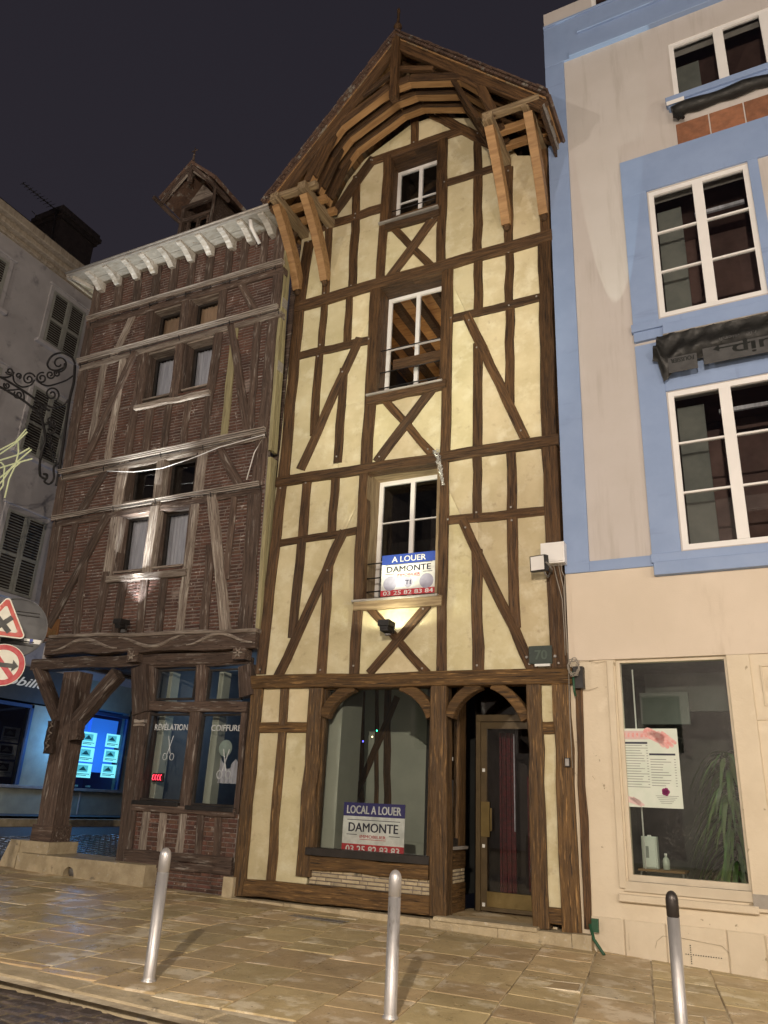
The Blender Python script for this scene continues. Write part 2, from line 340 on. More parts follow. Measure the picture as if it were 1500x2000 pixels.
def beam(pl, a, b, wpx, mat, parent, name='beam', proud=.035, depth=.16, key=None, ext=None, off=0, seg=None, jit=.0065, meters=None):
    """straight timber seen between two pixels a,b; wpx its width in pixels"""
    a = Vector((a[0], a[1])); b = Vector((b[0], b[1]))
    A = Vector(pl.uv(*a, off+proud)); B = Vector(pl.uv(*b, off+proud))
    d = B-A; L = d.length; d.normalize(); n = Vector((-d.y, d.x))
    m = (a+b)/2; pd = (b-a).normalized(); pn = Vector((-pd.y, pd.x))
    q = (Vector(pl.uv(*(m+pn*wpx/2), off+proud))-Vector(pl.uv(*(m-pn*wpx/2), off+proud)))
    W = meters or abs(q.dot(n))
    if ext is None: ext = {'stud': .07, 'brace': .11, 'cross_brace': .07, 'window_post': .05, 'gable_brace': .05, 'rail': .05}.get(name, 0)
    ang = math.atan2(d.y, d.x); c = (A+B)/2
    V, F = hewn(L+2*ext, W, depth, seg, jit, z0=off+proud-depth)
    o = put(name, mesh(name, V, F), parent, pl.mat(c.x, c.y, 0, ang), mat)
    if key: BEAMS.setdefault(key, []).append((A, B, W))
    return o
def vadd(l): BEAMS
def split(polys, cuts, tol=.22, frac=.72):
    for A, B, W in cuts:
        d = (B-A); L = d.length; d = d/L; n = Vector((-d.y, d.x)); out = []
        for P in polys:
            s = [(p-A).dot(n) for p in P]
            if min(s) > -.03 or max(s) < .03: out.append(P); continue
            pa, pb, ts = [], [], []
            for i in range(len(P)):
                p, q, sp, sq = P[i], P[(i+1) % len(P)], s[i], s[(i+1) % len(P)]
                (pa if sp >= 0 else pb).append(p)
                if (sp >= 0) != (sq >= 0):
                    x = p+(q-p)*(sp/(sp-sq)); ts.append((x-A).dot(d)); pa.append(x); pb.append(x)
            lo, hi = min(ts), max(ts); ov = min(hi, L+tol)-max(lo, -tol)
            if ov >= frac*(hi-lo) and hi-lo > .01: out += [pa, pb]
            else: out.append(P)
        polys = out
    return polys
def area(P): return abs(sum(P[i].x*P[(i+1) % len(P)].y-P[(i+1) % len(P)].x*P[i].y for i in range(len(P))))/2
def cen(P): return sum(P, Vector((0, 0)))/len(P)
def ccw(P):
    return P if sum(P[i].x*P[(i+1) % len(P)].y-P[(i+1) % len(P)].x*P[i].y for i in range(len(P))) > 0 else P[::-1]
def panel(pl, P, mat, parent, name='plaster_panel', face=0., pillow=.008, thick=.07):
    P = ccw(P); c = cen(P); n = len(P); V = []; F = []
    ring = lambda k, z: [((p.x-c.x)*k, (p.y-c.y)*k, z) for p in P]
    V += ring(1, face-thick); V += ring(1, face-pillow); V += ring(.9, face); 
    V += [(x+random.uniform(-.01, .01), y+random.uniform(-.01, .01), face+random.uniform(-.001, .005)) for x, y, _ in ring(.5, 0)]
    for r in range(3):
        for i in range(n): j = (i+1) % n; F.append((r*n+i, r*n+j, (r+1)*n+j, (r+1)*n+i))
    F.append(tuple(3*n+i for i in range(n))); F.append(tuple(reversed(range(n))))
    return put(name, mesh(name, V, F), parent, pl.mat(c.x, c.y, 0), mat)
def inside(P, x, y):
    r = False; n = len(P)
    for i in range(n):
        a, b = P[i], P[(i+1) % n]
        if (a.y > y) != (b.y > y) and x < (b.x-a.x)*(y-a.y)/(b.y-a.y)+a.x: r = not r
    return r
def text(s, h, mat, pl, u, v, off, parent, name='lettering', width=None, ang=0, shear=0, flipx=False, thick=.0015, bold=0, embold=.035):
    """text centred on (u,v), cap height h"""
    cu = bpy.data.curves.new('t', 'FONT'); cu.body = s; cu.size = 1; cu.extrude = 0; cu.shear = shear; cu.align_x = 'CENTER'; cu.offset = bold
    cu.resolution_u = 3
    o = bpy.data.objects.new('t', cu); C.objects.link(o)
    bpy.context.view_layer.update()
    me = bpy.data.meshes.new_from_object(o.evaluated_get(bpy.context.evaluated_depsgraph_get()))
    bpy.data.objects.remove(o)
    xs = [q.co.x for q in me.vertices]; ys = [q.co.y for q in me.vertices]
    if not xs: return
    x0, x1, y0, y1 = min(xs), max(xs), min(ys), max(ys)
    ky = h/.73 if not width else h/.73; kx = (width/(x1-x0)) if width else ky
    if flipx: kx = -kx
    for q in me.vertices: q.co = ((q.co.x-(x0+x1)/2)*kx, (q.co.y-.365)*ky, 0)
    me.materials.clear(); me.name = name
    if embold:
        V0 = [tuple(q.co) for q in me.vertices]; F0 = [tuple(p.vertices) for p in me.polygons]; V1 = []; F1 = []
        for k, (ax, ay) in enumerate(((-1, 0), (1, 0), (0, 1))):
            F1 += [tuple(i+len(V1) for i in f) for f in F0]; V1 += [(x+ax*embold*h, y+ay*embold*h*.6, z+.0006*k) for x, y, z in V0]
        bpy.data.meshes.remove(me); me = mesh(name, V1, F1)
    return put(name, me, parent, pl.mat(u, v, off, ang), mat)
def room(pl, u0, u1, v0, v1, depth, off, mats, parent, name='room'):
    """open-fronted box behind a window"""
    V, F = boxvf(u0, u1, v0, v1, -depth, 0)
    F = [F[0], F[2], F[3], F[4], F[5]]; F = [tuple(reversed(f)) for f in F]
    return put(name, mesh(name, V, F), parent, pl.mat(0, 0, off), mats)
def pane_window(pl, u0, u1, v0, v1, off, cols, rows, parent, fm, gm, fr=.055, bar=.022, mull=.075, name='window', th=.05, gap=.0):
    """white casement: frame, glazing bars and each pane"""
    b = Bag(); f2 = fr
    b.box(u0, u1, v0, v0+f2, -th, 0); b.box(u0, u1, v1-f2, v1, -th, 0); b.box(u0, u0+f2, v0+f2, v1-f2, -th, 0); b.box(u1-f2, u1, v0+f2, v1-f2, -th, 0)
    M0 = pl.mat((u0+u1)/2, (v0+v1)/2, off)
    bb = Bag(); bb.V = [(x-(u0+u1)/2, y-(v0+v1)/2, z) for x, y, z in b.V]; bb.F = b.F
    w = put(name, mesh(name, bb.V, bb.F), parent, M0, fm)
    iu0, iu1, iv0, iv1 = u0+f2, u1-f2, v0+f2, v1-f2; cw = (iu1-iu0)/cols
    for k in range(1, cols):
        pbox(pl, iu0+cw*k-mull/2, iu0+cw*k+mull/2, iv0, iv1, off-th+.005, off+.008, fm, 'mullion', w)
    for k in range(cols):
        a = iu0+cw*k+(mull/2 if k else 0); c = iu0+cw*(k+1)-(mull/2 if k < cols-1 else 0)
        for r in range(rows):
            rv0 = iv0+(iv1-iv0)*r/rows; rv1 = iv0+(iv1-iv0)*(r+1)/rows
            if r: pbox(pl, a, c, rv0-bar/2, rv0+bar/2, off-th+.01, off-.002, fm, 'glazing_bar', w)
            put('pane', mesh('pane', [(a, rv0, 0), (c, rv0, 0), (c, rv1, 0), (a, rv1, 0)], [(0, 1, 2, 3)]), w, pl.mat(0, 0, off-th*.6), gm)
    return w
def rect(pl, pts, off=0):
    """average upright rectangle through px corners TL,TR,BR,BL"""
    q = [pl.uv(*p, off) for p in pts]
    return (q[0][0]+q[3][0])/2, (q[1][0]+q[2][0])/2, (q[2][1]+q[3][1])/2, (q[0][1]+q[1][1])/2

# ================================================================== ground
def sheet(name, x0, x1, y0, y1, n, m, dz, mat, zf=None):
    V = [(x0+(x1-x0)*i/n, y0+(y1-y0)*j/m, 0) for j in range(m+1) for i in range(n+1)]
    V = [(x, y, (zf or gz)(x, y)+dz) for x, y, _ in V]
    F = [(j*(n+1)+i, j*(n+1)+i+1, (j+1)*(n+1)+i+1, (j+1)*(n+1)+i) for j in range(m) for i in range(n)]
    return tag(put(name, mesh(name, V, F), None, None, mat), kind='structure')
sheet('ground', -60, 60, -40, 80, 40, 20, -.16, ASPH)
road = sheet('road', -24, 12, -12, 4.93, 36, 12, -.071, SETJ)
pav = sheet('pavement', -12.6, 8, 4.9, 12.2, 40, 10, -.014, JOINT)
sroad = sheet('side_road', -17.6, -12.6, 2, 40, 12, 20, -.05, ASPH)
# paving slabs in courses running towards the houses
sa = R(98.5); ca, sn = math.cos(sa), math.sin(sa)
slabs = []
def slab_ok(x, y):
    if y < 5.27: return False
    if x < -12.5 or x > 2.5: return False
    if y > 10.5 and x > -7.3: return False
    if y > 12: return False
    return True
col_w = .60
for k in range(-34, 18):
    # course k: strip between s=k*col_w and (k+1)*col_w measured along direction perpendicular to (ca,sn)
    w0 = k*col_w; t = -1.5+random.random()*.6
    while t < 14:
        L = random.choice([.42, .55, .7, .85, .62])+random.uniform(-.04, .04)
        cx0, cy0 = sn*(w0+col_w/2)+ca*(t+L/2), -ca*(w0+col_w/2)+sn*(t+L/2)
        if slab_ok(cx0, cy0+.35 if cy0 < 6 else cy0): slabs.append((cx0, cy0, L, col_w))
        t += L
def slab_mesh(cx, cy, L, W, gap=.008, th=.05, M=None):
    z = gz(cx, cy); sx_ = (gz(cx+.5, cy)-gz(cx-.5, cy))
    t1, t2 = random.uniform(-.002, .003), random.uniform(-.003, .003)
    V, F = boxvf(-L/2+gap, L/2-gap, -W/2+gap, W/2-gap, -th, 0, .005)
    X = Vector((ca, sn, (ca)*sx_+t2)).normalized(); Y = Vector((-sn, ca, (-sn)*sx_+random.uniform(-.003, .003))).normalized(); Zc = X.cross(Y)
    Mx = Matrix((X, Y, Zc)).transposed().to_4x4(); Mx.translation = (cx, cy, z+t1); return V, F, Mx
bollards = [gpt(290, 1917), gpt(762, 1989)]
def vis(x, y):   # distance from the camera and roughly inside the frame
    p = Vector((x, y, gz(x, y))); z = p.dot(AF)
    if z < .5: return False
    return abs(p.dot(AR)/z*FPX) < 900 and p.dot(AU)/z*FPX > -1120
clipped = []
for (cx, cy, L, W) in slabs:
    a = cy-sn*L/2
    if a < 5.30:
        cut = (5.30-a)/sn; L2 = L-cut
        if L2 < .10: continue
        cx, cy, L = cx+ca*cut/2, cy+sn*cut/2, L2
    if cx < 2.6: clipped.append((cx, cy, L, W))
slabs = clipped
slabs.sort(key=lambda s: (not vis(s[0], s[1]), s[0]**2+s[1]**2))
rest = Bag()
for i, s in enumerate(slabs):
    V, F, Mx = slab_mesh(*s)
    if i < 300: put('paving_slab', mesh('paving_slab', V, F), pav, Mx, SLAB)
    else: rest.add(V, F, Mx)
if rest.V: tag(rest.put('far_paving_slabs', SLAB, pav), kind='stuff')
# kerb stones along the road
x = -9.3
while x < 3:
    L = random.uniform(.95, 1.25)
    y0 = 5.0
    V, F = boxvf(-L/2+.004, L/2-.004, -.13, .13, -.13, .0, .012)
    Mx = Matrix.Translation((x+L/2, y0+.135, gz(x+L/2, y0)+.001)); Mx = Mx @ Matrix.Rotation(math.atan((gz(x-1, 0)-gz(x+1, 0))/2), 4, 'Y')
    put('kerb_stone', mesh('kerb_stone', V, F), pav, Mx, STONE); x += L
# road setts
sb = Bag(); ns = 0; cand = []
y = 4.93-.07; row = 0
while y > 2.4:
    x = -9.2+random.random()*.15
    while x < .5:
        L = random.uniform(.15, .25); cand.append((x+L/2, y, L, .125)); x += L+.022
    y -= .145; row += 1
cand.sort(key=lambda s: (not vis(s[0], s[1]), s[0]**2+s[1]**2))
for i, (x, y, L, W) in enumerate(cand):
    V, F = boxvf(-L/2, L/2, -W/2, W/2, -.05, .0, .014)
    V = [(a+random.uniform(-.006, .006), b_+random.uniform(-.006, .006), c_+(random.uniform(-.004, .006) if c_ > -.01 else 0)) for a, b_, c_ in V]
    Mx = Matrix.Translation((x, y, gz(x, y)-.062+random.uniform(-.003, .003))) @ Matrix.Rotation(random.uniform(-.04, .04), 4, 'Z')
    if i < 290: put('sett', mesh('sett', V, F), road, Mx, SETT)
    else: sb.add(V, F, Mx)
tag(sb.put('far_setts', SETT, road), kind='stuff')
# blue lit setts of the side street
sb = Bag()
for i in range(18):
    for j in range(30):
        x = -12.75-i*.17-(.08 if j % 2 else 0); y = 9+j*.26
        V, F = boxvf(-.075, .075, -.12, .12, -.05, 0, .012)
        sb.add(V, F, Matrix.Translation((x, y, gz(x, y)-.03+random.uniform(-.004, .004))) @ Matrix.Rotation(random.uniform(-.05, .05), 4, 'Z'))
tag(sb.put('side_setts', SETTW, sroad), kind='stuff')
fp = sheet('far_pavement', -19, -17.5, 6, 40, 6, 20, .0, ASPH, lambda x, y: gz(-18.2, y)+.13)
x = 8.
while x < 30:
    L = 1.1
    V, F = boxvf(-.13, .13, -L/2+.006, L/2-.006, -.2, 0, .01)
    put('kerb_stone', mesh('kerb_stone', V, F), fp, Matrix.Translation((-17.5, x, gz(-17.5, 0)+.125)), STONE); x += L
# utility covers let into the slabs
for (px, py, w, h) in ((1090, 1925, .42, .36), (1330, 1992, .4, .4)):
    p = gpt(px, py); cv = root('utility_cover', 'sunken square stone utility cover '+('in the pavement between the middle and right bollards' if px < 1200 else 'at the foot of the right bollard'), 'utility cover', (p.x, p.y, gz(p.x, p.y)))
    Mx = Matrix.Translation(p+Vector((0, 0, .001))) @ Matrix.Rotation(R(8), 4, 'Z')
    b = Bag()
    for (a0, a1, b0, b1) in ((-w/2, w/2, -h/2, -h/2+.02), (-w/2, w/2, h/2-.02, h/2), (-w/2, -w/2+.02, -h/2+.02, h/2-.02), (w/2-.02, w/2, -h/2+.02, h/2-.02)): b.box(a0, a1, b0, b1, -.02, .006)
    put('frame', mesh('frame', b.V, b.F), cv, Mx, JOINT)
    V, F = boxvf(-w/2+.024, w/2-.024, -h/2+.024, h/2-.024, -.02, .004, .003); put('lid', mesh('lid', V, F), cv, Mx, SLAB)
p = gpt(620, 1795); gr = root('floor_grating', 'flat worn metal grating flush with the slabs before the plinth of the timber house', 'grating', p)
b = Bag()
for i in range(12): b.box(-.4+.068*i, -.36+.068*i, -.07, .07, 0, .006)
b.box(-.42, .42, -.085, -.07, 0, .007); b.box(-.42, .42, .07, .085, 0, .007)
put('grating', mesh('grating', b.V, b.F), gr, Matrix.Translation(p+Vector((0, 0, .002))) @ Matrix.Rotation(R(-2), 4, 'Z'), GREYM)

# ================================================================== bollards
def lathe(prof, k=24):
    V = [(r*math.cos(2*PI*j/k), r*math.sin(2*PI*j/k), z) for r, z in prof for j in range(k)]
    F = [(i*k+j, i*k+(j+1) % k, (i+1)*k+(j+1) % k, (i+1)*k+j) for i in range(len(prof)-1) for j in range(k)]
    F.append(tuple(reversed(range(k)))); F.append(tuple((len(prof)-1)*k+j for j in range(k)))
    return V, F
def bollard(base, lean, label, capmat):
    o = root('bollard', label, 'bollard', base, 'steel bollards along the kerb')
    M = Matrix.Translation(base) @ Matrix.Rotation(lean, 4, 'Y'); r = .048
    V, F = lathe([(r+.012, -.01), (r+.012, .008), (r+.002, .02), (r, .03), (r, .795)]); put('post', mesh('post', V, F, True), o, M, STEEL)
    V, F = lathe([(r-.006, .795), (r-.004, .80), (r+.001, .803), (r+.001, .925), (r-.004, .95), (r-.014, .968), (r-.028, .98), (.006, .985)]); put('cap', mesh('cap', V, F, True), o, M, capmat)
bollard(bollards[0], 0, 'plain steel bollard nearest the brick house, left of the three', STEEL)
bollard(bollards[1], 0, 'steel bollard in front of the shop window, middle of the three', STEEL)
b3 = gpt(1333, 2022)
bollard(b3, 0, 'steel bollard with a dark cap in front of the cream shop front', STEELD)

# ================================================================== timber house with yellow plaster
MH = root('timber_house', 'tall narrow half-timbered house with yellow plaster panels and overhanging gable', 'house', (-4.85, D, -1.4))
def mb(pts, w, key, mat=WOOD, name='beam', **k): return beam(PM, pts[0], pts[1], w, mat, MH, name, key=key, **k)
xl, xr = -7.37, -2.33
# ---- storey beams
mb([(487, 1332), (1117, 1319)], 28, 'g', WOODL, 'storey_beam', proud=.09, depth=.25)
mb(Z(3, (92, 220), (1428, 16)), 19, 's1', WOOD, 'storey_beam', proud=.075, depth=.22)
mb(Z(2, (187, 496), (1443, 140)), 19, 's2', WOOD, 'storey_beam', proud=.075, depth=.22)
# ---- first floor (s1 region)
K = 's1'
mb([(507, 1316), (549, 947)], 18, K, name='corner_post', proud=.045, depth=.2)
mb([(1071, 868), (1092, 1305)], 31, K, name='corner_post', proud=.045, depth=.2)
mb(Z(3, (102, 512), (478, 448)), 14, K, name='rail')
mb(Z(3, (900, 400), (1360, 356)), 17, K, name='rail')
mb([(711, 915), (690, 1309)], 18, K, name='window_post', proud=.05)
mb([(866, 890), (861, 1307)], 18, K, name='window_post', proud=.05)
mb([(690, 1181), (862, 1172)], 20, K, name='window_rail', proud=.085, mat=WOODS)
mb(Z(3, (400, 478), (108, 1122)), 17, K, name='brace', proud=.04)
mb(Z(3, (985, 425), (1300, 1096)), 20, K, name='brace', proud=.04)
mb(Z(3, (545, 826), (792, 1108)), 16, K, name='cross_brace', proud=.04)
mb(Z(3, (795, 815), (545, 1108)), 16, K, name='cross_brace', proud=.044)
for a, b, w in (((238, 222), (218, 470), 17), ((372, 195), (354, 450), 16), ((1041, 90), (1043, 372), 18), ((1201, 70), (1206, 348), 19)): mb(Z(3, a, b), w, K, name='stud')
for a, b, w in (((211, 505), (170, 935), 17), ((340, 630), (306, 1120), 18), ((1043, 560), (1046, 1100), 22), ((1210, 395), (1223, 885), 21)): mb(Z(3, a, b), w, K, name='stud')
# ---- second floor
K = 's2'
mb([(583, 600), (551, 945)], 19, K, name='corner_post', proud=.045, depth=.2)
mb([(1062, 465), (1071, 850)], 27, K, name='corner_post', proud=.045, depth=.2)
mb(Z(2, (200, 737), (560, 655)), 15, K, name='rail')
mb(Z(2, (945, 556), (1380, 448)), 15, K, name='rail')
mb([(733, 550), (714, 910)], 20, K, name='window_post', proud=.05)
mb([(876, 512), (868, 880)], 18, K, name='window_post', proud=.05)
mb([(716, 782), (870, 748)], 15, K, name='window_rail', proud=.09, mat=WOOD)
mb(Z(2, (492, 672), (226, 1262)), 15, K, name='brace', proud=.04)
mb(Z(2, (1036, 555), (1300, 1116)), 19, K, name='brace', proud=.04)
mb(Z(2, (625, 950), (845, 1200)), 16, K, name='cross_brace', proud=.04)
mb(Z(2, (850, 905), (598, 1238)), 16, K, name='cross_brace', proud=.044)
for a, b, w in (((331, 475), (315, 690), 13), ((453, 435), (443, 668), 14), ((1083, 262), (1082, 505), 17), ((1235, 230), (1233, 470), 16)): mb(Z(2, a, b), w, K, name='stud')
for a, b, w in (((306, 735), (281, 1105), 15), ((424, 810), (395, 1240), 16), ((1079, 690), (1078, 1170), 18), ((1236, 485), (1238, 955), 18)): mb(Z(2, a, b), w, K, name='stud')
# ---- third floor, up to the roof
K = 's3'
mb([(603, 470), (583, 600)], 18, K, name='corner_post', proud=.045, depth=.2)
mb(Z(1, (1395, 700), (1412, 1150)), 18, K, name='corner_post', proud=.045, depth=.2)
mb(Z(1, (330, 1105), (620, 1010)), 15, K, name='rail')
mb(Z(1, (915, 893), (1230, 800)), 13, K, name='rail')
mb(Z(1, (640, 770), (603, 1365)), 16, K, name='window_post', proud=.05)
mb(Z(1, (912, 660), (900, 1290)), 16, K, name='window_post', proud=.05)
mb(Z(1, (560, 785), (1010, 628)), 13, K, name='window_rail', proud=.05)
mb(Z(1, (628, 1105), (892, 1032)), 12, K, name='window_rail', proud=.09)
mb(Z(1, (672, 1112), (848, 1290)), 15, K, name='cross_brace', proud=.04)
mb(Z(1, (865, 1060), (662, 1335)), 15, K, name='cross_brace', proud=.044)
for a, b, w in (((491, 865), (487, 1050), 15), ((483, 1060), (466, 1405), 16), ((1083, 650), (1083, 860), 16), ((1083, 860), (1080, 1250), 18), ((1233, 830), (1233, 1200), 17), ((352, 1110), (335, 1440), 14), ((773, 560), (772, 700), 15)): mb(Z(1, a, b), w, K, name='stud')
mb(Z(1, (565, 775), (378, 1035)), 15, K, name='gable_brace', proud=.05)
mb(Z(1, (868, 555), (1150, 700)), 19, K, name='gable_brace', proud=.05)
# ---- ground floor
K = 'g'
mb([(501, 1344), (464, 1750)], 23, K, WOODL, 'corner_post', proud=.05, depth=.22)
mb([(617, 1344), (591, 1712)], 28, K, WOODL, 'post', proud=.05, depth=.22)
mb([(856, 1335), (854, 1790)], 33, K, WOODL, 'post', proud=.07, depth=.24)
mb([(1041, 1336), (1056, 1814)], 31, K, WOODL, 'post', proud=.06, depth=.24)
mb([(1095, 1334), (1116, 1822)], 36, K, WOODL, 'corner_post', proud=.06, depth=.24)
mb(Z(4, (150, 283), (338, 281)), 21, K, WOODL, 'rail')
mb(Z(4, (250, 130), (195, 872)), 17, K, WOODL, 'stud')
mb([(1054, 1421), (1080, 1420)], 24, K, WOODL, 'rail')
mb([(1072, 1788), (1097, 1790)], 33, K, WOODL, 'rail')
mb(Z(4, (92, 906), (815, 980)), 35, K, WOODL, 'sill_beam', proud=.10, depth=.26)
mb(Z(4, (352, 812), (812, 850)), 28, 'x', WOODL, 'window_rail', proud=.07)
mb([(1130, 1345), (1148, 1815)], 15, 'x', WOOD, 'edge_board', proud=.02, depth=.1)
# ---- plaster panels cut by the timbers
def cut_openings(polys, O_):
    for O in O_:
        O = ccw(O); out = []
        for P in polys:
            xs = [p.x for p in P]; ys = [p.y for p in P]; ox = [p.x for p in O]; oy = [p.y for p in O]
            if max(xs) < min(ox) or min(xs) > max(ox) or max(ys) < min(oy) or min(ys) > max(oy): out.append(P); continue
            cur = P
            for i in range(len(O)):   # peel off the outside of every edge
                A, B = O[i], O[(i+1) % len(O)]; d = (B-A).normalized(); n = Vector((-d.y, d.x)); ins, outs = [], []
                if len(cur) < 3: break
                sd = [(p-A).dot(n) for p in cur]
                for k in range(len(cur)):
                    p, q, sp, sq = cur[k], cur[(k+1) % len(cur)], sd[k], sd[(k+1) % len(cur)]
                    (ins if sp >= 0 else outs).append(p)
                    if (sp >= 0) != (sq >= 0): x = p+(q-p)*(sp/(sp-sq)); ins.append(x); outs.append(x)
                if len(outs) > 2 and area(outs) > .004: out.append(outs)
                cur = ins
        polys = out
    return polys
def openings(P):
    c = cen(P)
    for O in OPEN:
        if inside(O, c.x, c.y): return True
    return False
def uvp(pl, pts): return [Vector(pl.uv(*p)) for p in pts]
OPEN = [uvp(PM, [(712, 922), (866, 898), (862, 1172), (695, 1180)]), uvp(PM, [(735, 565), (876, 530), (868, 748), (716, 782)]),
        uvp(PM, Z(1, (635, 760), (905, 668), (895, 1035), (615, 1105))), uvp(PM, [(617, 1330), (856, 1330), (854, 1830), (595, 1800)]), uvp(PM, [(857, 1330), (1041, 1330), (1056, 1830), (855, 1830)])]
z0 = PM.uv(487, 1332)[1]; z1 = (PM.uv(545, 941)[1]+PM.uv(1085, 860)[1])/2; z2 = (PM.uv(580, 597)[1]+PM.uv(1076, 456)[1])/2
BEAMS['s1'] = BEAMS['s1'][1:] ; BEAMS['s2'] = BEAMS['s2'][1:]
xr_ = xr; xr = -2.40
reg = {'g': [(xl, -1.2), (xr, -1.2), (xr, z0), (xl, z0)], 's1': [(xl, z0), (xr, z0), (xr, z1), (xl, z1)], 's2': [(xl, z1), (xr, z1), (xr, z2), (xl, z2)],
       's3': [(xl, z2), (xr, z2), (xr, 10.75), (-2.9, 10.95), (-3.2, 11.75), (-3.6, 12.15), (-4.55, 12.62), (-5.05, 12.62), (-6.05, 12.12), (-6.4, 11.7), (-6.75, 10.95), (xl, 10.6)]}
xr = xr_
for k in reg:
    P0 = [Vector(p) for p in reg[k]]
    for P in cut_openings(split([P0], BEAMS[k]), OPEN):
        if area(P) < .012 or openings(P): continue
        panel(PM, P, PLAST, MH)
# pegs, nails and wall hooks
pegs = Bag()
for k in ('s1', 's2', 's3'):
    for A, B, W in BEAMS[k]:
        for P in (A+(B-A)*.02, B+(A-B)*.02):
            if random.random() < .6: pegs.box(P.x-.012, P.x+.012, P.y-.012, P.y+.012, .05, .062, M=PM.mat(0, 0, .0) if False else Matrix(((1, 0, 0, 0), (0, 0, -1, D), (0, 1, 0, 0), (0, 0, 0, 1))))
tag(pegs.put('peg', GALV, MH), kind='stuff')
# ---- upper windows
def autor(pl, ox, oy, fx, fy):   # recess so that the frame edge pixel falls in line with the opening edge pixel
    u = pl.uv(ox, oy)[0]; lo, hi = 0, 1.5
    for i in range(30):
        m = (lo+hi)/2
        if pl.uv(fx, fy, -m)[0] > u: lo = m
        else: hi = m
    return lo
def upper_window(op, fr_tl, rows, label, rc, fw=.07, rail=True, big=False, roomm=ROOMD, lit=False, mat=PVC, cas=WOOD):
    u0, u1, v0, v1 = rect(PM, op)
    fu0 = u0+.035
    # jambs, lintel board and sill of the deep reveal
    pbox(PM, u0-.02, u0+.035, v0-.03, v1+.05, -rc-.05, .035, cas, 'jamb', MH)
    pbox(PM, u1-.035, u1+.02, v0-.03, v1+.05, -rc-.05, .03, cas, 'jamb', MH)
    pbox(PM, u0+.035, u1-.035, v1-.04, v1+.05, -rc-.05, .04, cas, 'lintel_board', MH)
    pbox(PM, u0-.09, u1+.04, v0-.045, v0-.012, -rc-.05, .115, GALV, 'window_sill', MH)
    w = pane_window(PM, u0+.035, u1-.035, v0-.01, v1-.04, -rc, 2, rows, MH, mat, G_WIN, fr=fw)
    if big: room(PM, u0-1.2, u1+1.2, v0-.5, v1+.55, 5.2, -rc-.06, roomm, MH, 'room')
    else: room(PM, u0+.036, u1-.036, v0-.3, v1+.3, 2.2, -rc-.06, roomm, MH, 'room')
    return u0, u1, v0, v1
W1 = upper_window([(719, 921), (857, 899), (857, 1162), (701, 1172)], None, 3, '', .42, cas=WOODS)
W2 = upper_window([(744, 563), (867, 527), (864, 745), (726, 773)], None, 2, '', .34, cas=WOOD, big=True)
W3 = upper_window(Z(1, (652, 775), (895, 685), (890, 1020), (625, 1095)), None, 2, '', .38, cas=WOOD)
# lit ceiling seen through the second floor window
cz = W2[3]+.26
for k in range(24):
    V, F = boxvf(W2[0]-1.1, W2[1]+1.1, 10.78+k*.21, 10.78+k*.21+.2, cz, cz+.03); Bag().add(V, F).put('ceiling_plank', ROOMO, MH)
for k in range(8):
    b = Bag().box(W2[0]-.95+k*.42, W2[0]-.82+k*.42, 10.75, 15.6, cz-.14, cz-.002); b.put('ceiling_beam', WOOD, MH)
point('added_room_light', (W2[0]+.5, 12.2, cz-1.7), 42, (1, .74, .45), .3)  # added warm lamp standing in for street light on the ceiling
# balustrade bars
for W, hs in ((W3, (.38, .15)), (W2, (.95, .5, .18)), (W1, (.62, .38, .16))):
    u0, u1, v0, v1 = W
    for h in hs: tube('guard_bar', [PM.w(u0+.02, v0+h, -.12), PM.w(u1-.02, v0+h, -.12)], .011, BLACK, MH)
pbox(PM, W2[0]+.3, W2[1]-.06, W2[2]+.50, W2[2]+.70, -.13, -.10, WOOD, 'guard_board', MH)
pbox(PM, W3[0]+.03, W3[1]-.04, W3[2]+.16, W3[2]+.24, -.13, -.10, WOOD, 'guard_board', MH)

# ---- ground floor bay: shop window
su0, su1, sv0, sv1 = rect(PM, [(629, 1340), (841, 1338), (838, 1671), (617, 1657)])
pbox(PM, su0-.08, su1+.05, sv0-.10, sv0, -.14, .085, DARKW, 'shop_window_sill', MH)
pbox(PM, su0-.06, su0+.02, sv0, sv1, -.16, -.02, WOODL, 'shop_window_frame', MH); pbox(PM, su1-.03, su1+.06, sv0, sv1, -.16, -.02, WOODL, 'shop_window_frame', MH)
pbox(PM, su0-.06, su1+.06, sv1-.04, sv1+.1, -.16, -.02, WOODL, 'shop_window_frame', MH)
put('shop_glass', mesh('shop_glass', [(su0, sv0, 0), (su1, sv0, 0), (su1, sv1, 0), (su0, sv1, 0)], [(0, 1, 2, 3)]), MH, PM.mat(0, 0, -.08), G_SHOP)
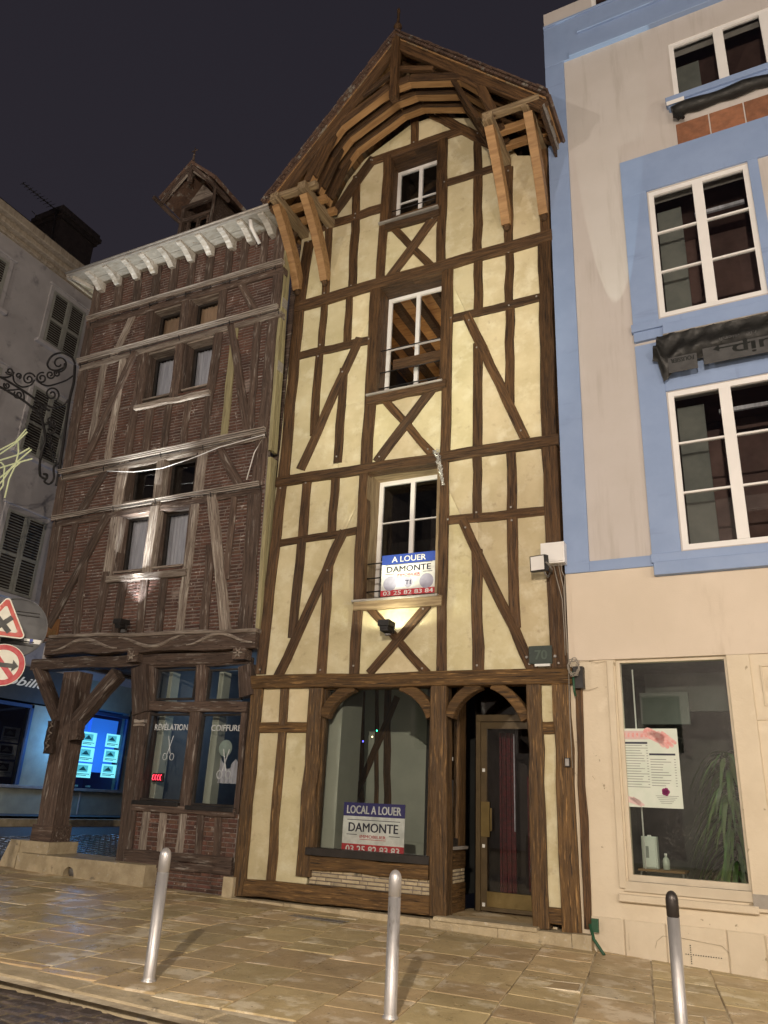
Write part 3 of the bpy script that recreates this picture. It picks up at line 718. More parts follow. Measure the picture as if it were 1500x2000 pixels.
# arched braces over shop window and door
def arch(pl, pts, wpx, mat, parent, name, proud, depth):
    """curved timber through pixel points"""
    P = [Vector(pl.uv(*p, proud)) for p in pts]
    n = 9; Q = []
    for i in range(n+1):   # quadratic/cubic through Bezier of 3 points
        t = i/n; Q.append(P[0]*(1-t)**2+P[1]*(2*t*(1-t))+P[2]*t*t)
    W = wpx/FPX*(pl.at(*pts[1]).length)
    V = []; F = []
    for i, q in enumerate(Q):
        d = (Q[min(i+1, n)]-Q[max(i-1, 0)]).normalized(); nn = Vector((-d.y, d.x))
        for s, o in ((-.5, proud-depth), (.5, proud-depth), (.5, proud-.012), (.42, proud), (-.42, proud), (-.5, proud-.012)):
            p = q+nn*(W*s); V.append((p.x, p.y, o))
    k = 6
    for i in range(n):
        for j in range(k): F.append((i*k+j, i*k+(j+1) % k, (i+1)*k+(j+1) % k, (i+1)*k+j))
    F.append(tuple(reversed(range(k)))); F.append(tuple(n*k+j for j in range(k)))
    c = sum(Q, Vector((0, 0)))/len(Q); V = [(x-c.x, y-c.y, z) for x, y, z in V]
    me = mesh(name, V, F)
    o = put(name, me, parent, pl.mat(c.x, c.y), mat)
    o.data.validate(); return o
def fixn(o):
    import bmesh
    bm = bmesh.new(); bm.from_mesh(o.data); bmesh.ops.recalc_face_normals(bm, faces=bm.faces[:]); bm.to_mesh(o.data); bm.free(); return o
fixn(arch(PM, Z(4, (402, 240), (425, 160), (520, 118)), 20, WOODL, MH, 'arch_brace', .035, .14))
fixn(arch(PM, Z(4, (822, 240), (795, 150), (705, 118)), 20, WOODL, MH, 'arch_brace', .035, .14))
fixn(arch(PM, Z(4, (891, 240), (915, 150), (1012, 110)), 19, WOODL, MH, 'arch_brace', .04, .16))
fixn(arch(PM, Z(4, (1192, 250), (1150, 150), (1062, 112)), 19, WOODL, MH, 'arch_brace', .04, .16))
# infill under the sill: pale thin bricks
def strip_bricks(pl, u0, u1, v0, v1, rows, parent, mat, face=0.0, lmin=.12, lmax=.3, name='brick'):
    h = (v1-v0)/rows
    pbox(pl, u0, u1, v0, v1, face-.09, face-.012, MORT, 'mortar_bed', parent, c=0)
    for r in range(rows):
        u = u0+.005-random.random()*.05
        while u < u1-.03:
            L = random.uniform(lmin, lmax); a, b_ = max(u, u0+.004), min(u+L, u1-.004)
            if b_-a > .03: pbox(pl, a, b_-.01, v0+h*r+.006, v0+h*(r+1)-.006, face-.05, face+random.uniform(-.003, .004), mat, name, parent, c=.006)
            u += L
a = PM.uv(605, 1703); b_ = PM.uv(835, 1747)
strip_bricks(PM, PM.uv(605, 1712)[0], su1+.06, PM.uv(835, 1748)[1]-.01, PM.uv(835, 1718)[1]+.01, 4, MH, STONE, .02)
# shop interior
room(PM, xl+.2, -4.45, -1.2, 2.0, 3.4, -.2, ROOMG, MH, 'shop_room')
PI_ = PM.shifted(-2.6)
pbox(PM, su0-.16, su0+.17, -1.1, 2., -.95, -.3, ROOMW, 'inner_pier', MH)
pbox(PI_, -8.5, -4.5, -1.2, 2.1, -.02, 0, ROOMW, 'inner_wall', MH)
for a, b_, w in (((680, 1360), (676, 1580), 8), ((708, 1350), (706, 1580), 9), ((735, 1340), (734, 1580), 8), ((757, 1340), (755, 1600), 14)): beam(PI_, a, b_, w, WOOD, MH, 'inner_stud', proud=.02, depth=.05)
beam(PI_, (775, 1360), (660, 1640), 12, WOOD, MH, 'inner_brace', proud=.04, depth=.05)
point('shop_fill_light', (-6.3, 11.5, .9), 1.8, (.95, 1, .85), .2)  # added dim fill so the back wall and studs show
# ---- doorway
du0 = PM.uv(869, 1560)[0]; du1 = PM.uv(1046, 1560)[0]
dbz = PM.uv(872, 1786)[1]-.01
DR = .78
PD = PM.shifted(-DR)
# plinth and step
pz = PM.uv(800, 1789)[1]+.0
PLN = root('stone_plinth', 'long low weathered stone plinth under the yellow timber house', 'plinth', (-4.8, D-.1, -1.4))
x = xl-.12
while x < xr+.15:
    L = random.choice([.55, .9, 1.3]); x1 = min(x+L, xr+.17)
    top = PM.uv(464, 1755, .16)[1]+(PM.uv(1140, 1826, .16)[1]-PM.uv(464, 1755, .16)[1])*(x-xl)/(xr-xl)
    V, F = boxvf(x+.003, x1-.003, D-.16+random.uniform(-.008, .008), D+.3, gz(x, D)-.12, top+random.uniform(-.004, .004)); 
    bb = Bag().add(V, F); bb.put('plinth_stone', STONE, PLN); x = x1
V, F = boxvf(du0-.06, du1+.03, D-.19, D+.12, dbz-.05, dbz-.004, .01); Bag().add(V, F).put('door_step', STONE, PLN)
V, F = boxvf(du0-.02, du1+.2, D+.12, D+DR+.3, dbz-.12, dbz-.01); Bag().add(V, F).put('porch_floor', SLAB, PLN)
DO = MH
dv1 = PM.uv(1000, 1400, -DR)[1]; du_a = PM.uv(930, 1560, -DR)[0]
dub = du_a+1.02
fw = .07
pbox(PD, du_a, dub, dv1-.07, dv1+.03, -.06, .02, BRONZE, 'door_frame', MH)
pbox(PD, du_a, du_a+fw, dbz, dv1-.07, -.06, .02, BRONZE, 'door_frame', MH); pbox(PD, dub-fw, dub, dbz, dv1-.07, -.06, .02, BRONZE, 'door_frame', MH)
V, F = boxvf(du_a+fw+.003, dub-fw-.003, dbz+.01, dv1-.075, -.05, .0)
door = Bag()
a0, a1, q0, q1 = du_a+fw+.004, dub-fw-.004, dbz+.012, dv1-.078
door.box(a0, a0+.085, q0, q1, -.05, .005); door.box(a1-.085, a1, q0, q1, -.05, .005); door.box(a0+.085, a1-.085, q1-.09, q1, -.05, .005); door.box(a0+.085, a1-.085, q0, q0+.05, -.05, .005)
dr = put('door', mesh('door', door.V, door.F), MH, PD.mat(0, 0), BRONZE)
pbox(PD, a0+.085, a1-.085, q0+.05, q0+.24, -.04, .012, BRASS, 'kick_plate', dr)
pbox(PD, a0+.0, a0+.13, q0+.92, q0+1.38, .006, .02, BRASS, 'push_plate', dr)
pbox(PD, a0+.15, a0+.17, q0+1.0, q0+1.3, .03, .05, BRASS, 'handle', dr)
put('pane', mesh('pane', [(a0+.08, q0+.2, 0), (a1-.08, q0+.2, 0), (a1-.08, q1-.085, 0), (a0+.08, q1-.085, 0)], [(0, 1, 2, 3)]), dr, PD.mat(0, 0, -.02), G_WIN)
for dz in (1.78, .05, .78): pbox(PD, a0+.02, a0+.06, q0+dz, q0+dz+.045, .006, .014, PWHITE, 'lock_plate', dr)
room(PD, du_a-.05, dub+.3, dbz-.1, dv1+.9, 2.0, -.08, ROOMD, MH, 'hall')
for k in range(7): pbox(PD, a0+.12+k*.035, a0+.15+k*.035, q0+.2, q1-.1, -.5, -.47-.02*(k % 2), REDC, 'curtain_fold', MH)
for k in range(4): pbox(PD, a0+.42+k*.13, a0+.445+k*.13, q0+.2+.02*k, q1-.7, -.9, -.88, REDC, 'curtain_fold', MH)
pbox(PD, a0+.36, a0+.375, q0+1.0, q1-.12, -.42, -.40, CURT, 'door_curtain_edge', MH); pbox(PD, a0+.60, a0+.625, q0+.9, q1-.12, -.42, -.40, CURT, 'door_curtain_edge', MH)
point('hall_light', (du_a+.6, D+DR+.9, .4), .7, (1, .35, .3), .1)
# transom light over the door and porch soffit
put('pane', mesh('pane', [(du_a, dv1+.03, 0), (dub, dv1+.03, 0), (dub, dv1+.7, 0), (du_a, dv1+.7, 0)], [(0, 1, 2, 3)]), MH, PD.mat(0, 0, -.02), G_WIN)
pbox(PM, du0-.05, du1+.05, 1.93, 1.98, -DR-.1, -.1, WOOD, 'porch_ceiling', MH)
# left return wall of the porch: post, glass, timber and stone
PS = Plane((du0+.015, D, 0), (0, 1, 0), (0, 0, 1))
pbox(PS, .06, DR, dbz-.02, dbz+.34, -.1, 0, WOODL, 'return_beam', MH)
strip_bricks(PS, .06, DR-.02, dbz+.34, dbz+.52, 4, MH, STONE, .0)
pbox(PS, .06, DR, dbz+.52, dbz+.76, -.1, .0, WOODL, 'return_beam', MH)
pbox(PS, .05, DR, dbz+.76, dbz+.80, -.1, .04, GALV, 'return_sill', MH)
pbox(PS, DR-.30, DR-.02, dbz+.80, 1.95, -.12, .0, WOODL, 'return_post', MH)
pbox(PS, .05, .09, dbz+.80, 1.95, -.1, .0, DARKW, 'side_light_frame', MH); pbox(PS, .09, DR-.3, dbz+.80, dbz+.9, -.1, .0, DARKW, 'side_light_frame', MH)
put('pane', mesh('pane', [(.09, dbz+.9, 0), (DR-.3, dbz+.9, 0), (DR-.3, 1.95, 0), (.09, 1.95, 0)], [(0, 1, 2, 3)]), MH, PS.mat(0, 0, -.04), G_WIN)
for dz in (1.9,): pbox(PS, .16, .22, dbz+dz, dbz+dz+.05, .0, .012, PWHITE, 'side_plate', MH)
pbox(PS, .17, .20, dbz+1.2, dbz+1.65, .01, .03, BLACK, 'side_handle', MH)
PS2 = Plane((du1+.02, D+DR+.3, 0), (0, -1, 0), (0, 0, 1))
pbox(PS2, 0, DR+.2, dbz, 2.0, -.1, 0, WOODL, 'return_post', MH)
# hidden flank walls and back so that the house is closed
for nm, xx in (('flank_wall', xl+.02), ('flank_wall', xr-.12)):
    Bag().box(xx, xx+.1, D+.12, 17, 2.1, 10.6).put(nm, WOOD, MH)

# ---- roof overhang
yf = D-1.0   # front truss plane
PF = Plane((0, yf, 0), (1, 0, 0), (0, 0, 1))
apx, apz, elx, erx, ez = -4.91, 13.74, -7.55, -2.10, 10.62
ezr = 10.88
def slope(u0, z0_, u1, z1_, y0, y1, th, mat, name, offn=0):
    a = Vector((u0, 0, z0_)); b = Vector((u1, 0, z1_)); d = (b-a); L = d.length; d.normalize(); n = Vector((-d.z, 0, d.x));
    if n.z < 0: n = -n
    return a+n*offn, b+n*offn, n
# underside planks and tiled roof
roofs = []
for (ux, sgn) in ((elx, 1), (erx, -1)):
    a = Vector((ux, 0, ez if sgn > 0 else ezr)); b = Vector((apx, 0, apz)); d = b-a; L = d.length; d.normalize(); n = Vector((-d.z*sgn, 0, d.x*sgn))
    if n.z < 0: n = -n
    nb = int(L/.155)
    for k in range(nb):
        s0, s1 = L*k/nb+.004, L*(k+1)/nb-.006
        M = Matrix((Vector((0, 1, 0)), d, Vector((0, 1, 0)).cross(d))).transposed().to_4x4(); M.translation = a+d*((s0+s1)/2)+Vector((0, (yf+D+.2)/2, 0))-n*.02
        Lh = (D+.2-yf)/2+.04; w = (s1-s0)/2
        V, F = boxvf(-Lh, Lh, -w, w, -.012, .012); put('eave_plank', mesh('eave_plank', V, F), MH, M, FRESH if random.random() < .75 else WOODS)
    rb = Bag(); M = Matrix((Vector((0, 1, 0)), d, Vector((0, 1, 0)).cross(d))).transposed().to_4x4(); M.translation = a+Vector((0, yf-.06, 0))
    ms = 1 if (Vector((0, 1, 0)).cross(d)).dot(n) > 0 else -1
    def zz(p, q): return (min(ms*p, ms*q), max(ms*p, ms*q))
    q = zz(.0, .05); rb.box(0, 8.2, -.06, L+.02, q[0], q[1], M=M)
    rf = rb.put('roof', TILE, MH)
    vt = Bag(); m = int(L/.095)
    for k in range(0, m):
        s = L*k/m; q = zz(.05+.012*(k % 2), .072+.012*(k % 2))
        for c in range(3):
            j = random.uniform(-.012, .012)
            vt.box(-.07+j+c*.18, .10+j+c*.18, s, s+.17, q[0]+random.uniform(-.008, .008), q[1], M=M)
        q = zz(-.012, .03); vt.box(-.055, -.02, s+.01, s+.085, q[0], q[1], M=M)
    tag(vt.put('verge_tile', TILE, rf), kind='stuff')
def pbeam3(p, q, w, h, mat, name, up=Vector((0, 0, 1)), jit=.003, parent=MH):
    """beam between two world points, w across, h along 'up'"""
    p, q = Vector(p), Vector(q); X = (q-p); L = X.length; X.normalize(); Zv = (up-X*up.dot(X)).normalized(); Y = Zv.cross(X)
    M = Matrix((X, Y, Zv)).transposed().to_4x4(); M.translation = (p+q)/2
    V, F = hewn(L, w, h, None, jit, .008, z0=-h/2); return put(name, mesh(name, V, F), parent, M, mat)
# barge rafters and inner rafter pairs
for yy, hh in ((yf+.02, .20), (yf+.42, .14), (yf+.80, .14)):
    for ux in (elx+.06, erx-.06):
        pbeam3((ux, yy, (ez if ux < -5 else ezr)-.13), (apx, yy, apz-.16), .1, hh, WOOD, 'rafter')
# finial post
fin = pbeam3((apx, yf-.02, 12.15), (apx, yf-.02, apz+.1), .15, .15, WOOD, 'king_post', up=Vector((0, 1, 0)))
V, F = lathe([(.075, 0), (.07, .05), (.045, .09), (.05, .14), (.085, .2), (.06, .27), (.03, .33), (.024, .55), (.035, .62), (.03, .68), (.004, .74)], 10)
put('finial', mesh('finial', V, F, True), MH, Matrix.Translation((apx, yf-.02, apz+.08)), WOOD)
# arched ribs (all the same polygon) at three depths, dark front boards added so only the oak undersides look lit
ARC = [(-6.62, 10.88), (-6.33, 11.62), (-6.02, 12.02), (-5.02, 12.50), (-4.62, 12.50), (-3.62, 12.06), (-3.30, 11.68), (-3.03, 10.88)]
for yy in (yf+.05, yf+.36, yf+.66):
    for i in range(len(ARC)-1):
        a, b_ = ARC[i], ARC[i+1]
        cx_ = Vector((b_[0]-a[0], 0, b_[1]-a[1])); nrm = Vector((-cx_.z, 0, cx_.x)).normalized()
        if nrm.z < 0: nrm = -nrm
        m_ = FRESH if 0 < i < 6 else WOOD
        pbeam3((a[0], yy+.035, a[1]+.0), (b_[0], yy+.035, b_[1]), .15, .05, FRESH, 'arch_rib', up=nrm)
        pa, pb_ = Vector((a[0], yy-.055, a[1]))+nrm*.055, Vector((b_[0], yy-.055, b_[1]))+nrm*.055
        pbeam3(pa, pb_, .035, .16, WOOD, 'arch_rib', up=nrm)
    # hammer posts and collar
    for sx_ in (-1, 1):
        cx0 = apx+sx_*1.12
        pbeam3((cx0-sx_*-.5, yy, 11.0), (cx0, yy, 12.2), .09, .09, WOOD, 'strut', up=Vector((0, 1, 0)))
pbeam3((apx-.05, yf+.05, 13.0), (apx+.75, yf+.05, 12.62), .08, .1, WOOD, 'strut')
pbeam3((apx+.05, yf+.05, 13.0), (apx-.75, yf+.05, 12.62), .08, .1, WOOD, 'strut')
# projecting purlins carried by curved struts
for (bx, bz, ox, oz, y0_) in ((-7.287, 9.27, -7.287, 10.52, yf-.03), (-6.681, 9.31, -6.681, 10.56, yf-.03), (-3.09, 9.41, -3.09, 10.72, yf+.02), (-2.44, 9.40, -2.44, 10.82, yf+.10)):
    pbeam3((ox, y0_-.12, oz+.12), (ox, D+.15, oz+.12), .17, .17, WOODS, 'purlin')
    n = 8; V = []; F = []
    A = Vector((0, D-.03, bz)); Bc = Vector((0, D-.30, oz-.55)); Cc = Vector((0, y0_+.02, oz+.05)); wd = .075
    for i in range(n+1):
        t = i/n; q = A*(1-t)**2+Bc*(2*t*(1-t))+Cc*t*t; dd = (Bc-A)*(2*(1-t))+(Cc-Bc)*(2*t); dd.normalize(); nn = Vector((0, dd.z, -dd.y)); hh = .10+.02*math.sin(t*PI)
        for sx_, sh in ((-1, -1), (1, -1), (1, 1), (-1, 1)): V.append((ox+sx_*wd, q.y+nn.y*hh*sh, q.z+nn.z*hh*sh))
    for i in range(n):
        for j in range(4): F.append((i*4+j, i*4+(j+1) % 4, i*4+4+(j+1) % 4, i*4+4+j))
    F += [(3, 2, 1, 0), (n*4, n*4+1, n*4+2, n*4+3)]
    bb = Bag(); bb.V = V; bb.F = F; fixn(bb.put('eave_strut', FRESH, MH))
    # carved shield foot under each strut
    V, F = lathe([(.02, -.10), (.05, -.07), (.065, -.02), (.05, .02)], 8); put('strut_foot', mesh('strut_foot', V, F, True), MH, Matrix.Translation((ox, D-.07, bz-.03)), WOOD)
for (xa, xb) in ((elx+.1, -6.45), (-3.2, erx-.12)):
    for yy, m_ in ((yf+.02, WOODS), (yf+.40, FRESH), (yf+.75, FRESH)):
        zl = 10.60 if xa < -5 else 10.80
        pbeam3((xa, yy, zl+.16), (xb, yy, zl+.16), .12, .12, m_, 'tie_beam')
Bag().box(erx-.07, erx-.04, yf-.03, D-.02, 10.74, 10.93).put('edge_flashing', GALV, MH)
Bag().box(erx-.11, erx-.075, yf-.0, D-.02, 10.58, 10.9).put('edge_fascia', WOOD, MH)

# ================================================================== brick and timber house on the left
BH = root('brick_timber_house', 'old corner house of weathered timber with dark thin brick infill and an open corner arcade', 'house', (-9.9, D, -1.35))
def bb_(pts, w, key, mat=OLDW, name='beam', **k): return beam(PL, pts[0], pts[1], w, mat, BH, name, key=key, **k)
def zw(w): return w/2.679
lx = PL.uv(194, 600)[0]; rx = -7.42
def ledge(p, q, h, name='ledge', proud=.10):
    """moulded weather ledge: three stepped strips"""
    a = PL.uv(*p); b_ = PL.uv(*q); ang = math.atan2(b_[1]-a[1], b_[0]-a[0]); L = math.hypot(b_[0]-a[0], b_[1]-a[1])
    c = ((a[0]+b_[0])/2, (a[1]+b_[1])/2)
    for k, (dv, pr, hh) in enumerate(((.062, proud, .022), (.030, proud*.8, .020), (.0, proud*.62, .024))):
        V, F = hewn(L, hh, pr+.02, 12, .002, .003, z0=-.02); put(name, mesh(name, V, F), BH, PL.mat(c[0]-math.sin(ang)*dv, c[1]+math.cos(ang)*dv, 0, ang), LEDG)
ledge(*Z(5, (462, 1012), (1487, 712)), 30); ledge(*Z(5, (415, 1232), (1462, 948)), 30); ledge(*Z(6, (318, 472), (1397, 252)), 30); ledge(*Z(6, (278, 712), (1362, 532)), 30, proud=.07)
K = 'L'
for p, q in ((Z(5, (480, 1035), (1470, 745))), (Z(5, (425, 1255), (1455, 972))), (Z(6, (330, 490), (1380, 272))), (Z(6, (285, 735), (1350, 556)))): bb_((p, q), 11, K, OLDW if random.random() < .5 else OLDP, 'rail', proud=.04)
def zz5(l, key, nm, mat=OLDW, **k):
    for a, b_, w in l: bb_(Z(5, a, b_), zw(w), key, mat, nm, **k)
def zz6(l, key, nm, mat=OLDW, **k):
    for a, b_, w in l: bb_(Z(6, a, b_), zw(w), key, mat, nm, **k)
zz5([((513, 825), (478, 1030), 42), ((625, 785), (608, 965), 40), ((722, 755), (705, 935), 38), ((825, 725), (803, 905), 40), ((915, 695), (890, 880), 42), ((1010, 665), (985, 850), 36), ((1105, 635), (1080, 825), 40), ((1200, 600), (1180, 795), 38), ((1285, 575), (1265, 770), 38), ((1385, 545), (1368, 740), 38), ((1470, 525), (1448, 715), 50)], 'T', 'stud')
zz5([((470, 1035), (430, 1235), 42), ((1455, 735), (1432, 945), 50)], K, 'corner_post')
zz5([((690, 985), (597, 1180), 30)], K, 'brace', OLDP); zz5([((1262, 820), (1345, 972), 44)], K, 'brace')
zz5([((783, 950), (765, 1130), 34), ((970, 885), (955, 1085), 42), ((1168, 845), (1152, 1020), 34)], K, 'window_post')
zz5([((435, 1250), (340, 1640+200), 46), ((1430, 965), (1352, 1500+260), 50)], K, 'corner_post')
zz5([((745, 1165), (712, 1445), 48), ((940, 1115), (905, 1395), 42), ((1142, 1070), (1098, 1370), 42)], K, 'window_post')
zz6([((700, 110), (665, 375), 38), ((787, 105), (755, 350), 40), ((880, 85), (852, 330), 36), ((985, 60), (955, 310), 34), ((1095, 20), (1065, 285), 38)], K, 'stud')
bb_((Z(5, (545, 1220)), Z(6, (475, 290))), 12, K, OLDP, 'stud'); bb_((Z(5, (640, 1220)), Z(6, (560, 390))), 13, K, OLDP, 'stud')
bb_((Z(5, (692, 1190)), Z(6, (428, 425))), 12, K, OLDW, 'brace', proud=.05)
bb_((Z(5, (1208, 1050)), Z(6, (1290, 262))), 15, K, OLDW, 'brace', proud=.05); bb_((Z(5, (1345, 1010)), Z(6, (1302, 265))), 14, K, OLDW, 'stud'); bb_((Z(5, (1225, 1060)), Z(6, (1165, 300))), 13, K, BOARD, 'stud')
zz5([((698, 1462), (1092, 1378), 24)], 'x', 'window_rail', OLDP, proud=.11)
# first floor
zz6([((325, 485), (285, 715), 42), ((1365, 285), (1340, 530), 60)], K, 'corner_post')
zz6([((548, 450), (402, 690), 36)], K, 'brace'); zz6([((1150, 340), (1258, 540), 48)], K, 'brace')
zz6([((645, 420), (608, 650), 50), ((845, 380), (815, 620), 42), ((1062, 345), (1032, 580), 48)], K, 'window_post', OLDP)
zz6([((300, 725), (198, 1345), 52), ((1330, 560), (1278, 1290), 72)], K, 'corner_post', OLDW)
zz6([((605, 680), (558, 995), 50), ((1020, 610), (935, 1290), 40)], K, 'window_post', OLDP)
zz6([((808, 650), (762, 985), 46)], K, 'window_post', OLDP, proud=.06)
zz6([((552, 1022), (968, 982), 34)], K, 'window_rail', OLDP, proud=.09)
zz6([((640, 1040), (600, 1315), 42), ((752, 1025), (722, 1305), 40), ((855, 1012), (822, 1300), 40), ((552, 1000), (495, 1320), 40), ((440, 900), (388, 1325), 36), ((392, 730), (345, 960), 30)], K, 'stud')
zz6([((545, 705), (262, 1240), 38)], K, 'brace', proud=.05)
zz6([((1105, 600), (1172, 1280), 52)], K, 'brace', OLDP, proud=.05); zz6([((1222, 590), (1180, 1000), 30), ((1095, 860), (1062, 1285), 42)], K, 'stud')
LOPEN = [uvp(PL, Z(5, *q)) for q in (((785, 960), (965, 905), (955, 1070), (770, 1120)), ((965, 905), (1165, 850), (1150, 1015), (955, 1070)), ((745, 1185), (940, 1120), (905, 1400), (715, 1445)), ((940, 1120), (1140, 1075), (1100, 1350), (905, 1400)))]
LOPEN += [uvp(PL, Z(6, *q)) for q in (((640, 430), (845, 385), (815, 605), (608, 640)), ((845, 385), (1060, 350), (1032, 570), (815, 605)), ((600, 685), (808, 650), (762, 975), (558, 1000)), ((808, 650), (1018, 620), (965, 950), (762, 975)))]
OPEN_ = OPEN; OPEN = LOPEN
zt = PL.uv(194, 552)[1]+.1; zb = PL.uv(300, 1238)[1]-.02
t_ = PL.uv(*Z(5, (1000, 850)))[1]
lft = lambda v: lx+.0
regL = {'L': [(-12.55, zb), (rx, zb), (rx, t_), (-12.5, t_)], 'T': [(-12.5, t_), (rx, t_), (rx, zt), (-12.35, zt)]}
bricks = []
for k in regL:
    for P in cut_openings(split([[Vector(p) for p in regL[k]]], BEAMS[k], .25, .62), OPEN):
        if area(P) < .01 or openings(P): continue
        panel(PL, P, MORT, BH, 'mortar_panel', -.012, .002)
        P = ccw(P); y0, y1 = min(p.y for p in P), max(p.y for p in P); y = y0+.02; h = .062; slant = random.uniform(-.03, .03)
        while y < y1-.03:
            xs = []
            for i in range(len(P)):
                a, b_ = P[i], P[(i+1) % len(P)]
                if (a.y > y) != (b_.y > y): xs.append((b_.x-a.x)*(y-a.y)/(b_.y-a.y)+a.x)
            if len(xs) == 2:
                xs.sort(); x = xs[0]+random.uniform(.0, .03)
                while x < xs[1]-.03:
                    L = random.uniform(.17, .27); L = min(L, xs[1]-x)
                    if L > .03: bricks.append((x, x+L-.012, y+random.uniform(-.004, .004), y+h-.021+random.uniform(-.004, .003), random.uniform(-.006, .008), slant+random.uniform(-.015, .015)))
                    x += L
            y += h
OPEN = OPEN_
def brick_vf(b):
    V, F = boxvf(-(b[1]-b[0])/2, (b[1]-b[0])/2, -(b[3]-b[2])/2, (b[3]-b[2])/2, -.03, b[4], .005)
    return V, F, PL.mat((b[0]+b[1])/2, (b[2]+b[3])/2, 0, b[5]) 
bricks.sort(key=lambda b: PL.w(b[0], b[2]).length)
bs_ = Bag()
for i, b in enumerate(bricks):
    V, F, M = brick_vf(b)
    if i < 250: put('brick', mesh('brick', V, F), BH, M, BRICK)
    else: bs_.add(V, F, M)
BRICKB = MAT('dark_brick_mass', (.13, .062, .044), (.062, .034, .028), 3.5, c3=(.25, .195, .17), s3=2.2, t3=(.60, .70), c4=(.38, .33, .29), s4=9, t4=(.66, .72), rough=(.8, .95), bump=.6, bs=30, rand=0, world_co=True)
bs_.put('upper_bricks', BRICKB, BH)['kind'] = 'stuff'
# windows of the brick house
def lwin(q, k, rc, backm, label=''):
    u0, u1, v0, v1 = rect(PL, Z(k, *q)); 
    pbox(PL, u0-.02, u0+.03, v0, v1, -rc, -.0, OLDW, 'jamb', BH); pbox(PL, u1-.03, u1+.02, v0, v1, -rc, -.0, OLDW, 'jamb', BH)
    pbox(PL, u0+.03, u1-.03, v1-.03, v1+.02, -rc, .0, OLDP, 'lintel_board', BH); pbox(PL, u0+.03, u1-.03, v0-.02, v0+.02, -rc, .03, OLDP, 'window_sill', BH)
    w = pane_window(PL, u0+.03, u1-.03, v0+.02, v1-.03, -rc+.02, 1, 1, BH, DARKW, G_WIN, fr=.045)
    if backm: 
        V = []; F = []; n = 28
        for i in range(n+1):
            x = u0+.04+(u1-u0-.08)*i/n; z = .018*math.sin(i*1.9)+.01*math.sin(i*.7+2)
            V += [(x, v0+.03, z), (x, v1-.05, z)]
        F = [(2*i, 2*i+2, 2*i+3, 2*i+1) for i in range(n)]
        put('curtain', mesh('curtain', V, F, True), BH, PL.mat(0, 0, -rc-.10), backm)
    room(PL, u0+.0, u1-.0, v0-.05, v1+.05, 1.4, -rc-.04, ROOMD, BH)
lwin(((800, 962), (950, 918), (940, 1066), (788, 1110)), 5, .22, CURTY)
lwin(((998, 900), (1150, 855), (1140, 1008), (982, 1055)), 5, .22, CURTY)
lwin(((772, 1185), (925, 1140), (900, 1388), (742, 1430)), 5, .24, CURT); lwin(((975, 1125), (1125, 1088), (1095, 1340), (945, 1378)), 5, .24, CURT)
lwin(((675, 432), (830, 398), (800, 600), (636, 628)), 6, .22, None); lwin(((868, 395), (1038, 358), (1010, 572), (830, 600)), 6, .22, None)
lwin(((632, 690), (790, 655), (748, 968), (585, 992)), 6, .24, CURT); lwin(((832, 650), (1002, 632), (960, 945), (785, 968)), 6, .24, CURT)
# side return of the leaning front, with lichen covered boards and small plates
for k, (a, b_) in enumerate((((556, 480), (520, 880)), ((522, 892), (482, 1245)))):
    A = PL.at(*a); B_ = PL.at(*b_)
    for j, (o, m_) in enumerate(((.06, BOARD), (.17, BOARD))):
        pbeam3((rx+.04, A.y+o, A.z), (rx+.04, B_.y+o-.02, B_.z), .07, .095, m_, 'side_board', up=Vector((0, 1, 0)), parent=BH)
for (px, py) in ((570, 582), (556, 708)):
    p = PL.at(px, py); Bag().box(rx+.07, rx+.085, p.y+.02, p.y+.18, p.z-.1, p.z+.1).put('board_clip', GALV, BH)
Bag().box(rx-.12, rx+.0, 10.35, 17, 2.3, 10.5).put('flank_wall', OLDW, BH); Bag().box(-12.52, -12.4, 10.45, 17, 2.3, 10.4).put('flank_wall', GREYW, BH)
Bag().box(-12.4, rx-.1, 10.4, 17, 2.35, 2.5).put('floor_slab', OLDW, BH)
# eaves: soffit boards, corbels, gutter board
fa = PL.uv(0, 0); yfs = 9.2
PE = Plane((0, yfs, 0), (1, 0, 0), (0, 0, 1))
ea = PE.uv(133, 536); eb = PE.uv(537, 398); zs = (ea[1]+eb[1])/2-.05; ex0 = ea[0]; ex1 = -7.42
PLtop = PL.at(300, 520)
nb = 11; 
cor = [PL.at(*Z(5, p)).x for p in ((548, 800), (638, 775), (735, 745), (825, 715), (920, 688), (1018, 655), (1118, 622), (1228, 588), (1330, 550), (1440, 515))]
xs = [ex0+.02]+cor+[ex1]
for i in range(len(xs)-1):
    for j in range(2):
        ya = yfs+.02+(.27)*j; Bag().box(xs[i]+.006, xs[i+1]-.006, ya, ya+.262, zs, zs+.025).put('soffit_board', SOFB, BH)
for x in cor:
    V = []; F = []; prof = [(.66, -.40), (.66, 0), (-.02, 0), (-.02, -.07), (.05, -.10), (.16, -.11), (.26, -.16), (.40, -.28), (.5, -.40)]
    n = len(prof)
    for s in (-.062, .062): V += [(x+s, yfs+.05+p[0]*.76, zs-.002+p[1]*.50) for p in prof]
    F = [(i, (i+1) % n, n+(i+1) % n, n+i) for i in range(n)]+[tuple(range(n-1, -1, -1)), tuple(n+i for i in range(n))]
    b = Bag(); b.V = V; b.F = F; fixn(b.put('corbel', SOFF, BH))
Bag().box(ex0-.02, ex1, yfs-.02, yfs+.018, zs-.0, zs+.06).put('gutter_board', GALV, BH)
tube('gutter', [(ex0-.03, yfs-.045, zs+.05), (ex1+.02, yfs-.045, zs+.05)], .022, GALV, BH, 8)
